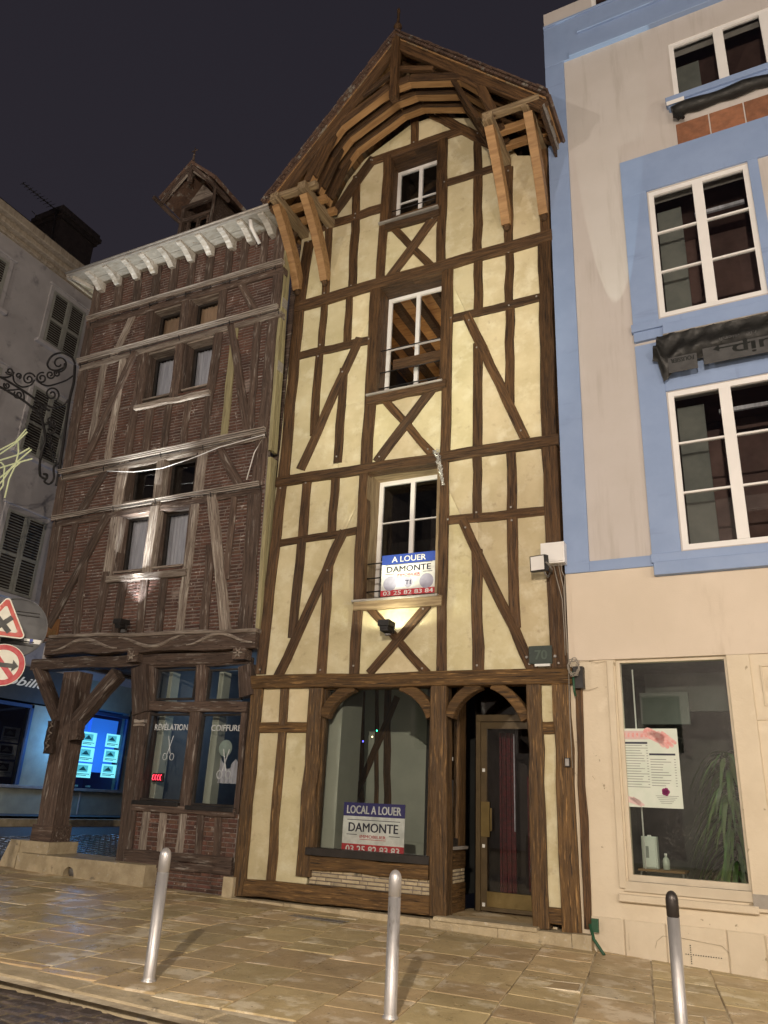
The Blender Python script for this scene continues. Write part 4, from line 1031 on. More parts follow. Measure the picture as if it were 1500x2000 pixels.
# corner soffit running back along the side street
Bag().box(ex0-.0, -12.5, yfs+.57, 13., zs, zs+.02).put('soffit_board', SOFF, BH)
Bag().box(ex0-.03, ex0+.02, yfs, 13., zs-.05, zs+.12).put('gutter_board', GALV, BH)
pbeam3((ex0+.1, yfs+.05, zs-.03), (-12.4, yfs+.55, zs-.03), .07, .07, SOFF, 'hip_rib', parent=BH)
tube('white_pipe', [(-7.90, 9.30, zs-.03), (-7.90, 9.36, zs-.16), (-7.86, 9.62, zs-.36)], .038, PVC, BH, 10)
b = Bag(); b.V = [(ex0-.05, yfs-.04, zs+.075), (ex1+.05, yfs-.04, zs+.075), (ex1+.05, 13.5, zs+4.6), (ex0-.05, 13.5, zs+4.6)]; b.F = [(0, 1, 2, 3)]
b.put('roof', TILE, BH)
# dormer
DM = BH
dy, dz = 10.85, 11.6
dd0 = ray(390, 400); dx = dd0.x*dy/dd0.y; dh = dd0.z*dy/dd0.y-13.45

for s in (-1, 1):
    pbeam3((dx+s*.46, dy, dz), (dx+s*.46, dy, 13.55+dh), .1, .1, OLDW, 'dormer_post', up=Vector((0, 1, 0)), parent=DM)
    Bag().box(dx+s*.46-.03, dx+s*.46+.03, dy+.05, dy+2.2, dz, 13.6+dh).put('dormer_cheek', OLDW, DM)
pbeam3((dx-.52, dy, 13.1+dh), (dx+.52, dy, 13.1+dh), .09, .09, OLDW, 'dormer_lintel', up=Vector((0, 1, 0)), parent=DM)
pbeam3((dx-.52, dy-.01, 13.5+dh), (dx+.52, dy-.01, 13.5+dh), .09, .09, OLDW, 'dormer_lintel', up=Vector((0, 1, 0)), parent=DM)
Bag().box(dx-.40, dx+.40, dy+.10, dy+.13, dz, 13.06+dh).put('dormer_window', G_WIN, DM); Bag().box(dx-.42, dx+.42, dy+.2, dy+.24, dz, 13.1+dh).put('dormer_dark', ROOMD, DM)
for sx_ in (-.3, 0, .3): Bag().box(dx+sx_-.03, dx+sx_+.03, dy+.02, dy+.09, dz, 13.08+dh).put('dormer_bar', OLDW, DM)
b = Bag(); b.V = [(dx-.45, dy+.02, 13.55+dh), (dx+.45, dy+.02, 13.55+dh), (dx, dy+.02, 14.1+dh)]; b.F = [(0, 1, 2)]; b.put('dormer_gable', OLDP, DM)
dap = 14.28+dh
for s in (-1, 1):
    b = Bag(); P = [(dx+s*.80, 13.50+dh), (dx, dap), (dx, dap+.09), (dx+s*.85, 13.57+dh)]
    b.V = [(p[0], y, p[1]) for y in (dy-.5, dy+2.6) for p in P]; b.F = [(0, 1, 2, 3), (7, 6, 5, 4), (0, 4, 5, 1), (1, 5, 6, 2), (2, 6, 7, 3), (3, 7, 4, 0)]; fixn(b.put('dormer_roof', TILE, DM))
    pbeam3((dx+s*.76, dy-.45, 13.40+dh), (dx, dy-.45, dap-.07), .07, .10, OLDW, 'dormer_rafter', parent=DM)
    pbeam3((dx+s*.80, dy-.42, 13.36+dh), (dx+s*.46, dy, 13.02+dh), .07, .07, OLDW, 'dormer_strut', parent=DM)
    pbeam3((dx+s*.78, dy-.7, 13.36+dh), (dx+s*.78, dy+.1, 13.36+dh), .08, .08, OLDW, 'dormer_purlin', parent=DM)
    pbeam3((dx+s*.5, dy-.44, 13.66+dh), (dx+s*.12, dy-.44, 14.02+dh), .06, .09, OLDP, 'dormer_arch', parent=DM)
pbeam3((dx, dy-.44, 13.75+dh), (dx, dy-.44, dap+.1), .09, .09, OLDW, 'dormer_king_post', up=Vector((0, 1, 0)), parent=DM)
tube('dormer_finial', [(dx, dy-.44, dap+.05), (dx, dy-.44, dap+.52)], [.035, .012], OLDW, DM)
tube('dormer_finial', [(dx-.09, dy-.44, dap+.43), (dx+.09, dy-.44, dap+.43)], .014, OLDW, DM)

# ---- ground floor of the brick house
def gb(pts, w, mat=OLDW, name='beam', pl=PG, **k): return beam(pl, pts[0], pts[1], w, mat, BH, name, **k)
PJ = PG.shifted(.08)
gb([(88, 1264), (499, 1246)], 34, OLDW, 'carved_beam', PG, proud=.16, depth=.4, jit=.012, seg=14)
# carved garland on the beam
b = Bag()
for seg_ in range(3):
    pts = []
    for i in range(17):
        t = i/16; px = 100+seg_*132+t*128; py = 1262-(px-88)*.044+11*math.cos(t*2*PI)*(-1 if seg_ % 2 else 1)*.9
        pts.append(PG.at(px, py, .17))
    b.tube(pts, [.012+.022*math.sin(PI*i/16) for i in range(17)], 6)
b.put('carved_garland', OLDP, BH)
gb([(95, 1243), (500, 1230)], 7, OLDP, 'moulding', PG, proud=.20, depth=.3)
gb([(60, 1298), (470, 1281)], 22, OLDW, 'lower_beam', PG, proud=.02, depth=.3)
# rosette and capital blocks
for (px, py) in ((466, 1275), (258, 1281)):
    c = PG.at(px, py, .16); bb = Bag()
    for i in range(6):
        a = i*PI/3; bb.tube([c+Vector((.02*math.cos(a), -.02, .02*math.sin(a))), c+Vector((.09*math.cos(a), -.03, .09*math.sin(a)))], [.02, .008], 5)
    bb.put('carved_rosette', OLDP, BH)
    Bag().box(c.x-.12, c.x+.12, c.y+.0, c.y+.2, c.z-.1, c.z+.1).put('beam_end_block', OLDW, BH)
# corner post, its braces, capital and footing
def post3(ax, ay, az, bx, by, bz, w, h, mat, name): return pbeam3((ax, ay, az), (bx, by, bz), w, h, mat, name, up=Vector((0, -1, 0)), parent=BH, jit=.006)
a = PG.at(140, 1312); b_ = PG.at(82, 1643)
post3(a.x, D+.17, a.z, b_.x, D+.17, b_.z, .38, .36, OLDW, 'corner_post')
Bag().box(b_.x-.24, b_.x+.24, D-.05, D+.38, b_.z-.0, b_.z+.26).put('post_plinth_block', OLDW, BH)
def brace_px(p, q, w, mat=OLDW, name='arcade_brace', **k): return gb([p, q], w, mat, name, **k)
brace_px(Z(7, (185, 415)), Z(7, (288, 680)), 17, proud=.02, depth=.2); brace_px(Z(7, (600, 440)), Z(7, (375, 700)), 21, proud=.0, depth=.2)
for (q0, q1, w, m_) in ((Z(7, (270, 690)), Z(7, (243, 860)), 16, OLDW), (Z(7, (385, 690)), Z(7, (375, 790)), 14, OLDW)):
    gb([q0, q1], w, m_, 'carved_bracket', proud=.10, depth=.2, jit=.01, seg=6)
c = Z(7, (258, 770)); 
bb = Bag()
for i in range(7): 
    t = i/6; pc = PG.at(*Z(7, (272-28*t, 705+130*t)), .11); bb.tube([pc+Vector((-.05*math.sin(i*2.2), 0, -.03)), pc+Vector((0, -.025, 0)), pc+Vector((.05*math.sin(i*2.2), 0, .03))], .014, 5)
bb.put('bracket_carving', OLDP, BH)
# right arcade post with flared bracket
gb([Z(7, (728, 640)), Z(7, (640, 1432))], 28, OLDW, 'arcade_post', proud=.04, depth=.3)
gb([Z(7, (722, 405)), Z(7, (728, 650))], 30, OLDW, 'flared_post_head', proud=.08, depth=.3)
gb([Z(7, (700, 690)), Z(7, (752, 690))], 6, OLDP, 'moulding', proud=.08, depth=.2); gb([Z(7, (698, 712)), Z(7, (750, 712))], 5, OLDP, 'moulding', proud=.07, depth=.2)
gb([Z(7, (1275, 400)), Z(7, (1285, 560))], 26, OLDW, 'flared_post_head', proud=.09, depth=.2)
# salon window timbers
gb([Z(7, (775, 396)), Z(7, (1300, 372))], 14, OLDW, 'window_head', proud=-.02, depth=.16)
gb([Z(7, (775, 610)), Z(7, (1290, 618))], 20, OLDW, 'transom', proud=.02, depth=.18)
gb([Z(7, (1048, 395)), Z(7, (1040, 600))], 18, OLDW, 'mullion_post', proud=.0, depth=.16); gb([Z(7, (1018, 640)), Z(7, (960, 1140))], 18, OLDW, 'mullion_post', proud=.0, depth=.16)
gb([Z(7, (790, 400)), Z(7, (788, 600))], 13, OLDW, 'window_post', proud=-.01, depth=.16); gb([Z(7, (762, 640)), Z(7, (700, 1130))], 14, OLDW, 'window_post', proud=-.01, depth=.16)
gb([Z(7, (1275, 640)), Z(7, (1232, 1160))], 10, OLDW, 'window_post', proud=-.01, depth=.16)
gb([Z(7, (690, 1140)), Z(7, (1225, 1172))], 16, OLDW, 'sill_beam', proud=.05, depth=.2)
gb([Z(7, (650, 1385)), Z(7, (1210, 1430))], 18, OLDW, 'sill_beam', proud=.05, depth=.2); gb([Z(7, (650, 1425)), Z(7, (1205, 1478))], 17, OLDW, 'sill_beam', proud=.06, depth=.2)
for a, b_, w in (((766, 1160), (740, 1370), 40), (((855, 1165)), (835, 1375), 38), ((953, 1172), (930, 1390), 40), ((1048, 1180), (1030, 1400), 38), ((1138, 1185), (1127, 1405), 38)): gb([Z(7, a), Z(7, b_)], zw(w), OLDP if random.random() < .6 else OLDW, 'stud', proud=.02, depth=.12)
g0 = PG.uv(*Z(7, (660, 1400))); g1 = PG.uv(*Z(7, (1210, 1190)))
strip_bricks(PG, g0[0], -7.42, g0[1]-.02, PG.uv(*Z(7, (1000, 1165)))[1], 11, BH, BRICK, 0, .14, .24)
g2 = PG.uv(*Z(7, (760, 1480)))
strip_bricks(PG, PG.uv(*Z(7, (750, 1500)))[0]-.15, -7.42, gz(-8, 10)-.05, g0[1]-.12, 6, BH, BRICK, 0.03, .16, .26)
def salon(q, off):
    u0, u1, v0, v1 = rect(PG, Z(7, *q))
    w = pane_window(PG, u0, u1, v0, v1, off, 1, 1, BH, DARKW, G_SHOP, fr=.035)
    return u0, u1, v0, v1
S1 = salon(((822, 418), (1022, 415), (1002, 582), (800, 578)), -.05); S2 = salon(((1085, 415), (1262, 415), (1258, 585), (1068, 582)), -.05)
S3 = salon(((775, 650), (988, 650), (942, 1118), (712, 1102)), -.05); S4 = salon(((1050, 650), (1270, 652), (1228, 1146), (988, 1130)), -.05)
for S in (S3, S4): pbox(PG, S[0]-.03, S[1]+.03, S[2]-.07, S[2]-.005, -.1, .06, BLACK, 'window_ledge', BH)
room(PG, -9.55, -7.5, -1.3, 2.3, 2.8, -.15, MAT('salon_wall', (.16, .19, .22), (.12, .14, .17), 2, bump=0, rand=0), BH, 'salon_room')
pbox(PG, S3[0]-.02, S3[0]+.12, S3[2], S3[3], -.5, -.3, ROOMW, 'curtain_edge', BH); pbox(PG, S4[0]+.02, S4[0]+.16, S4[2], S4[3], -.5, -.3, ROOMW, 'curtain_edge', BH)
for k in range(2): pbox(PG, S1[0]+.02, S1[0]+.10, S1[2], S1[3], -.5, -.3, ROOMW, 'curtain_edge', BH) if k == 0 else pbox(PG, S2[0]+.02, S2[0]+.12, S2[2], S2[3], -.5, -.3, ROOMW, 'curtain_edge', BH)
point('salon_light', (-8.5, 11.6, 1.4), 13, (.55, .75, 1), .3)
FROST = MAT('etched_white', (.62, .66, .68), None, 5, bump=0, rand=0)
um = lambda S: (S[0]+S[1])/2
text('RÉVÉLATION', .10, FROST, PG, um(S3)+.02, S3[3]-.22, -.075, BH, 'window_lettering', width=(S3[1]-S3[0])*.78)
text('COIFFURE', .10, FROST, PG, um(S4)+.06, S4[3]-.22, -.075, BH, 'window_lettering', width=(S4[1]-S4[0])*.68)
def scissors(u, v, s, flip=1):
    b = Bag()
    P = lambda x, y: PG.w(u+x*s, v+y*s*flip, -.07)
    b.tube([P(-.2, 1), P(.12, -.1)], .012*s*2, 4); b.tube([P(.2, 1), P(-.12, -.1)], .012*s*2, 4)
    for sx_ in (-1, 1): b.tube([P(sx_*.28+.16*math.cos(t*PI/8), -.28+.2*math.sin(t*PI/8)) for t in range(17)], .011*s*2, 4, cap=False)
    b.put('scissors_emblem', FROST, BH)
scissors(um(S3)+.05, S3[3]-.62, .26); scissors(um(S4)+.12, S4[3]-.85, .30)
LB = Bag(); 
# round pale face poster and grey drape inside the right pane
V, F = lathe([(.13, 0), (.13, .01)], 28); put('round_mirror', mesh('round_mirror', V, F), BH, PG.mat(um(S4)-.07, S4[3]-.52, -.3), MAT('pale_mirror', (.45, .55, .5), None, 4, bump=0, rand=0))
V = []; n = 24
for i in range(n+1):
    u = S4[0]+.12+.42*i/n; V += [(u, S4[2]+.35, .015*math.sin(i*1.3)), (u-.02*math.sin(i*.3), S4[3]-.75+.08*math.sin(i*.4), .02*math.sin(i*1.3))]
put('hair_gown', mesh('hair_gown', V, [(2*i, 2*i+2, 2*i+3, 2*i+1) for i in range(n)], True), BH, PG.mat(0, 0, -.45), CURT)
REDL = EMIT('red_led', (1, .04, .08), 5.0); BLUEL = EMIT('blue_led', (.05, .06, 1), 5.0)
LED = root('led_sign', 'small red glowing light sign in the lower left salon window', 'light sign', PG.w(S3[0]+.25, S3[2]+.36, -.14))
pbox(PG, S3[0]+.13, S3[0]+.36, S3[2]+.29, S3[2]+.43, -.20, -.17, BLACK, 'back_plate', LED)
b = Bag()
for i in range(4):
    u = S3[0]+.155+.052*i; b.tube([PG.w(u+.028, S3[2]+.405, -.15), PG.w(u+.005, S3[2]+.39, -.15), PG.w(u+.002, S3[2]+.33, -.15), PG.w(u+.026, S3[2]+.32, -.15)], .0055, 5)
b.put('red_tube', REDL, LED)
p = PG.w(S4[1]-.06, S4[3]-.26, -.12); V, F = lathe([(.005, -.03), (.028, -.015), (.03, 0), (.028, .015), (.005, .03)], 10)
o = tag(put('blue_led_lamp', mesh('blue_led_lamp', V, F, True), None, Matrix.Translation(p), BLUEL), 'blue glowing lamp at the top right of the right salon window', 'lamp')
# stone bench and blocks under the arcade
a = gpt(30, 1706); b_ = gpt(280, 1738)
BS = root('stone_ledge', 'long worn stone ledge with an arched drain hole under the corner post', 'stone ledge', (-10.5, D-.1, -1.3))
y0 = 10.0
x0_, x1_ = Plane((0, y0, 0), (1, 0, 0), (0, 0, 1)).uv(30, 1690)[0], Plane((0, y0, 0), (1, 0, 0), (0, 0, 1)).uv(281, 1715)[0]
PB = Plane((0, y0, 0), (1, 0, 0), (0, 0, 1))
tz = PB.uv(281, 1690)[1]; hx = PB.uv(133, 1708)[0]
for k, (xa, xb) in enumerate(((x0_, hx-.17), (hx-.17, hx+.17), (hx+.17, x1_))):
    if k != 1: Bag().box(xa, xb, y0, D+.55, gz(xa, 10)-.1, tz).put('stone_block', STONE, BS)
    else:
        n = 10; gzz = gz(hx, 10)-.1; V = []; F = []
        pts = [(hx+.12*math.cos(PI-PI*i/n), -1.28+.13*math.sin(PI*i/n)) for i in range(n+1)]
        out = [(xa, gzz)]+[(xa+(xb-xa)*i/n, tz) for i in range(n+1)]+[(xb, gzz)]; inn = [(pts[0][0], gzz)]+pts+[(pts[-1][0], gzz)]
        for y in (y0, D+.5):
            V += [(p[0], y, p[1]) for p in out]; V += [(p[0], y, p[1]) for p in inn]
        m = len(out); h = 2*m
        for i in range(m-1):
            F += [(i, i+1, m+i+1, m+i), (h+i, h+m+i, h+m+i+1, h+i+1), (m+i, m+i+1, h+m+i+1, h+m+i), (i, h+i, h+i+1, i+1)]
        bq = Bag(); bq.V = V; bq.F = F; fixn(bq.put('drain_block', STONE, BS))
tube('drain_pipe', [(hx+.02, y0+.06, -1.23), (hx+.02, D+.4, -1.2)], .085, GREYM, BS, 10)
pp = PG.at(82, 1643)
Bag().box(pp.x-.33, pp.x+.33, D-.14, D+.5, tz-.02, pp.z).put('post_base_stone', STONE, BS)
fixn(Bag().add([(pp.x-.75, D-.2, gz(-12, 10)-.1), (pp.x-.33, D-.2, gz(-12, 10)-.1), (pp.x-.33, D+.2, gz(-12, 10)-.1), (pp.x-.75, D+.2, gz(-12, 10)-.1), (pp.x-.58, D-.15, pp.z), (pp.x-.34, D-.15, pp.z), (pp.x-.34, D+.2, pp.z), (pp.x-.58, D+.2, pp.z)], boxvf(0, 1, 0, 1, 0, 1)[1]).put('corner_guard_stone', STONE, BS))
gs = PM.at(452, 1735, .06); Bag().box(gs.x-.12, gs.x+.06, D-.12, D+.05, gz(-7.4, 10)-.05, gs.z+.15).put('corner_guard_stone', STONE, BS)

# flood light boxes on the facades with their lamps
def flood(pl, px, py, out, aim, label, mat=BLACK, s=.11):
    p = pl.at(px, py, out); o = root('flood_light', label, 'flood light', p)
    w = pl.at(px+4, py+16, .02)
    d = (Vector(aim)-p).normalized(); Y = Vector((1, 0, 0)); Y = (Y-d*Y.dot(d)).normalized(); X = Y.cross(d)
    M = Matrix((Y, X, d)).transposed().to_4x4()
    M = Matrix((d.cross(Y)*-1, Y, d)).transposed().to_4x4(); M.translation = p
    b = Bag(); b.box(-s, s, -s*.8, s*.8, -.07, .0); b.box(-s*.8, s*.8, -s*.6, s*.6, -.11, -.07)
    for k in range(5): b.box(-s*.7+k*s*.33, -s*.7+k*s*.33+.008, -s*.6, s*.6, -.14, -.11)
    put('housing', mesh('housing', b.V, b.F), o, M, mat)
    for (a0, a1, b0, b1) in ((-s, s, -s*.8, -s*.7), (-s, s, s*.7, s*.8), (-s, -s*.9, -s*.7, s*.7), (s*.9, s, -s*.7, s*.7)):
        V, F = boxvf(a0, a1, b0, b1, .0, .018); put('rim', mesh('rim', V, F), o, M, mat)
    V, F = boxvf(-s*.88, s*.88, -s*.68, s*.68, .001, .004); put('lens', mesh('lens', V, F), o, M, EMIT('flood_lens', (1, .97, .85), 6))
    tube('arm', [p-d*.06+Y*s*1.05, p-d*.06+Y*s*1.05+Vector((0, .02, -.1)), w], .012, mat, o, 6)
    b = Bag(); c = w; b.box(c.x-.05, c.x+.05, c.y-.02, c.y+.03, c.z-.07, c.z+.07); b.put('wall_plate', GREYM, o)
    return p, d
p1, d1 = flood(PM, 755, 1216, .38, PM.at(790, 700, .1), 'small dark flood light on the cross brace under the lowest rental sign')
spot('flood_beam', p1+d1*.03, p1+d1+Vector((0, .25, 0)), 26, (1, .97, .70), 172, .25, .045)
spot('flood_beam', p1+d1*.03+Vector((0, -.1, 0)), p1+Vector((0.2, .55, 6)), 130, (1, .98, .70), 80, .7, .045)
p2, d2 = flood(PL, 238, 1212, .30, PL.at(300, 800, .25), 'small dark flood light low on the brick house below its windows')
spot('flood_beam', p2+d2*.03, p2+d2+Vector((.05, .12, 0)), 150, (.93, .96, 1), 66, .5, .03)
spot('flood_beam', p2+d2*.03+Vector((0, -.05, 0)), PL.at(330, 480, .3), 1500, (.95, .97, .93), 40, .8, .03)

# ================================================================== grey building across the side street
FB = root('grey_building', 'grey rendered building with louvred shutters and a blue lit shop across the side street', 'building', (-19, 14, -.8))
fy0, fy1 = 6, 36
ctop = PX.uv(0, 412)[1]; cbot = PX.uv(0, 452)[1]
gt = PX.uv(0, 1290)[1]; 
pbox(PX, fy0, fy1, gt, cbot, -.4, 0, GREYW, 'upper_wall', FB, c=0)
for k, (a, b_, o) in enumerate(((0, .25, .12), (.25, .55, .3), (.55, 1, .5))):
    pbox(PX, fy0, fy1, cbot+(ctop-cbot)*a, cbot+(ctop-cbot)*b_, -.3, o, CORN, 'cornice', FB, c=.03)
# roof slab
b = Bag(); b.V = [(-18.5, fy0, ctop), (-18.5, fy1, ctop), (-23.5, fy1, ctop+3.6), (-23.5, fy0, ctop+3.6)]; b.F = [(0, 1, 2, 3)]; b.put('roof', TILE, FB)
def shutters(q, part=(0, 1)):
    u0, u1, v0, v1 = rect(PX, q); 
    if u1-u0 < .5: return
    for (a0, a1, b0, b1, o) in ((u0-.14, u0, v0-.05, v1+.14, .05), (u1, u1+.14, v0-.05, v1+.14, .05), (u0, u1, v1, v1+.14, .05), (u0-.26, u1+.26, v0-.16, v0-.05, .16), (u0-.2, u1+.2, v1+.14, v1+.2, .10)):
        pbox(PX, a0, a1, b0, b1, .0, o, GREYW, 'window_surround', FB, c=.01)
    m = (u0+u1)/2
    for (a0, a1) in ((u0+.01, m-.008), (m+.008, u1-.01)):
        b = Bag(); s = .075; h = v1-v0
        b.box(a0, a0+s, v0, v1, .0, .05); b.box(a1-s, a1, v0, v1, .0, .05)
        for t in (0, .46, 1): 
            c_ = v0+s/2+(h-s)*t; b.box(a0+s, a1-s, c_-s/2, c_+s/2, .0, .048)
        cx_ = (a0+a1)/2; cz_ = (v0+v1)/2; b.V = [(x-cx_, y-cz_, z) for x, y, z in b.V]
        sh = put('shutter', mesh('shutter', b.V, b.F), FB, PX.mat(cx_, cz_, .01), SHUT)
        n = int(h/.085); lb = Bag()
        for i in range(n):
            z = v0+.05+(h-.1)*i/n; q_ = boxvf(a0+s, a1-s, -.032, .032, -.005, .005)
            lb.add(q_[0], q_[1], Matrix.Translation((0, z, .025)) @ Matrix.Rotation(R(-52), 4, 'X'))
        lb.V = [(x-cx_, y-cz_, z) for x, y, z in lb.V]
        lo = put('louvre', mesh('louvre', lb.V, lb.F), sh, PX.mat(cx_, cz_, .01), SHUT); lo['kind'] = 'stuff'
        pbox(PX, a0+.05, a1-.05, v0+.03, v1-.03, .0, .006, ROOMD, 'shutter_dark', sh)
shutters([(105, 573), (166, 607), (148, 705), (80, 668)])
shutters([(62, 752), (130, 790), (112, 915), (40, 880)])
shutters([(7, 992), (88, 1020), (62, 1170), (-14, 1150)])
shutters([(-45, 470), (14, 512), (-2, 600), (-65, 560)])
shutters([(-45, 690), (-1, 720), (-25, 850), (-75, 820)])
# shop
pf = lambda x, y, o=0: PX.uv(x, y, o)
pbox(PX, fy0, pf(140, 1330)[0], pf(0, 1362)[1], gt, -.3, .02, FASCIA, 'fascia_board', FB, c=0)
pbox(PX, pf(140, 1330)[0], fy1, pf(200, 1386)[1], gt, -.3, .0, SHOPW, 'fascia_board', FB, c=0)
sz0 = pf(200, 1541)[1]; 
L1 = (10.2, pf(58, 1420)[0], sz0, pf(0, 1367)[1]); R1 = (pf(146, 1420)[0], pf(250, 1420)[0], sz0, pf(200, 1391)[1])
pbox(PX, fy0, fy1, -1.4, sz0-.09, -.3, .0, SHOPW, 'stall_riser', FB, c=0); pbox(PX, fy0, fy1, sz0-.09, sz0-.01, -.25, .09, GALV, 'shop_sill', FB)
pbox(PX, L1[1], R1[0], sz0-.01, L1[3]+.02, -.3, .0, SHOPW, 'pier', FB); pbox(PX, R1[1], fy1, sz0-.01, L1[3]+.3, -.3, .0, SHOPW, 'pier', FB); pbox(PX, fy0, L1[0], sz0-.01, L1[3]+.02, -.3, .0, SHOPW, 'pier', FB)
for yy in (11.0, 14.6, 18.2): pbox(PX, yy, yy+.05, -1.0, sz0-.1, .0, .02, GALV, 'riser_strip', FB)
BGL = EMIT('blue_backlight', (.006, .05, .22), .55); BGL2 = EMIT('blue_panel_light', (.02, .14, .62), 1.0)
CY = EMIT('poster_light', (.22, .78, .9), 1.35); PINK = MAT('poster_ink', (.02, .10, .14), None, 5, bump=0, rand=0)
for S, lit in ((L1, 0), (R1, 1)):
    w = Bag()
    for (a0, a1, b0, b1) in ((S[0], S[1], S[3]-.09, S[3]), (S[0], S[0]+.08, S[2], S[3]), (S[1]-.08, S[1], S[2], S[3])): w.box(a0, a1, b0, b1, -.1, .03)
    put('shop_window_frame', mesh('shop_window_frame', w.V, w.F), FB, PX.mat(0, 0), BLUEFR)
    put('pane', mesh('pane', [(S[0], S[2], 0), (S[1], S[2], 0), (S[1], S[3], 0), (S[0], S[3], 0)], [(0, 1, 2, 3)]), FB, PX.mat(0, 0, -.04), G_WIN)
    room(PX, S[0]-.3, S[1]+.3, S[2]-.1, S[3]+.2, 1.6, -.3, BLUEFR, FB, 'shop_room')
    if lit:
        for q in ((151, 200, 1402, 1497), (190, 252, 1403, 1510)):
            pbox(PX, pf(q[0]+5, 1450)[0], pf(q[1], 1450)[0], pf(220, q[3])[1], pf(220, q[2])[1], -.62, -.6, BGL2, 'light_panel', FB)
POSTI = MAT('poster_picture', (.08, .34, .42), None, 5, bump=0, rand=0)
def poster(x0, x1, y0, y1, lit, k, row):
    u0, u1 = pf(x0, (y0+y1)/2)[0], pf(x1, (y0+y1)/2)[0]; v0, v1 = pf((x0+x1)/2, y1)[1], pf((x0+x1)/2, y0)[1]
    lab = ('cyan glowing' if lit else 'unlit white')+' property poster, '+('top', 'middle', 'bottom')[row]+' in the '+k+' column of three'
    o = root('property_poster', lab, 'poster', PX.w(u0, v0, -.1), 'property posters in the shop window')
    pbox(PX, u0, u1, v0, v1, -.14, -.125, CY if lit else PWHITE, 'sheet', o, c=0)
    w, h = u1-u0, v1-v0; ink = PINK if lit else PGREY
    pbox(PX, u0+.08*w, u0+.75*w, v0+.38*h, v0+.88*h, -.122, -.118, EMIT('poster_photo', (.10, .5, .62), .9) if lit else PDARK, 'photo', o, c=0)
    for t in (.14, .24): pbox(PX, u0+.08*w, u0+(.9-.2*(t < .2))*w, v0+t*h, v0+(t+.045)*h, -.122, -.118, ink, 'text_line', o, c=0)
    fixn(Bag().add([PX.w(u0+.15*w, v0+.5*h, -.117), PX.w(u0+.68*w, v0+.5*h, -.117), PX.w(u0+.42*w, v0+.8*h, -.117)], [(0, 1, 2)]).put('house_picture', POSTI if lit else ink, o))
for r, q in enumerate(((10, 44, 1420, 1450), (3, 38, 1453, 1483), (-5, 31, 1487, 1517))): poster(*q, False, 'left dark', r)
for r, q in enumerate(((166, 194, 1430, 1458), (160, 189, 1460, 1488), (154, 184, 1491, 1519))): poster(*q, True, 'left lit', r)
for r, q in enumerate(((213, 239, 1434, 1460), (209, 236, 1464, 1489), (204, 232, 1493, 1519))): poster(*q, True, 'right lit', r)
point('shopfront_fill', (-18.4, 17.2, 1.4), 130, (.12, .42, 1), .5); point('shopfront_fill', (-18.2, 12.6, .8), 90, (.6, .75, 1), .4)  # added outside the panes: blue spill on the setts, pale fill on posters
spot('eave_spot', (-13.4, 9.9, 8.6), (-12.85, 9.75, 10.6), 55, (1, .92, .6), 34, .6, .05)
u, v = PX.uv(62, 1335, .03); text('immobilier', .26, EMIT('brightened_letters', (.6, .58, .52), .35), PX, u-.55, v+.02, .035, FB, 'shop_lettering', width=2.6, shear=.45, ang=0)  # emission put into plain letters so they read on the dark band
for k in range(3): pbox(PX, R1[0]+.3+k*.5, R1[0]+.42+k*.5, sz0+.03, sz0+.08, -.5, -.4, PWHITE, 'desk_item', FB)
# chimney and aerial on that roof
CHIMB = MAT('dark_chimney_brick', (.030, .022, .022), (.016, .012, .013), 6, bump=.5)  # brick coloured near black all over
CH = root('chimney_stack', 'dark brick chimney stack with a stepped cap on the grey building roof', 'chimney', (-20, 12.5, ctop+.3))
PC = Plane((-20, 0, 0), (0, 1, 0), (0, 0, 1)); c0 = PC.uv(100, 480); c1 = PC.uv(185, 480); ct = PC.uv(170, 440)[1]
cy0, cy1 = PC.uv(120, 500)[0]-.35, PC.uv(186, 500)[0]-.15
V, F = boxvf(-21.2, -20, cy0, cy1, ctop-.4, ct-.55); Bag().add(V, F).put('shaft', CHIMB, CH)
for k, e in enumerate((.08, .16, .1)):
    V, F = boxvf(-21.2-e, -20+e, cy0-e, cy1+e, ct-.55+k*.16, ct-.39+k*.16); Bag().add(V, F).put('cap_course', CHIMB, CH)
for k in range(2):
    V, F = lathe([(.13, 0), (.11, .22)], 10); put('chimney_pot', mesh('chimney_pot', V, F), CH, Matrix.Translation((-20.5, cy0+.4+k*.55, ct-.08)), CHIMB)
AN = root('tv_aerial', 'thin rake-like television aerial above the grey building roof', 'aerial', PC.at(105, 445)-Vector((0, 0, 1)))
a, b_ = PC.at(110, 412), PC.at(102, 470); tube('mast', [a+Vector((0, 0, .1)), b_-Vector((0, 0, 1.))], .02, BLACK, AN)
a, b_ = PC.at(45, 358), PC.at(137, 432); tube('boom', [a, b_], .016, BLACK, AN)
bb = Bag()
for i in range(15):
    q = a.lerp(b_, i/14); L = .12+.012*i; bb.tube([q+Vector((-L, 0, 0)), q+Vector((L, 0, 0))], .008, 4)
    bb.tube([q+Vector((0, 0, -.05)), q+Vector((0, 0, .05))], .012, 4)
bb.put('aerial_elements', BLACK, AN)
tube('boom', [PC.at(62, 412), PC.at(98, 447)], .012, BLACK, AN)

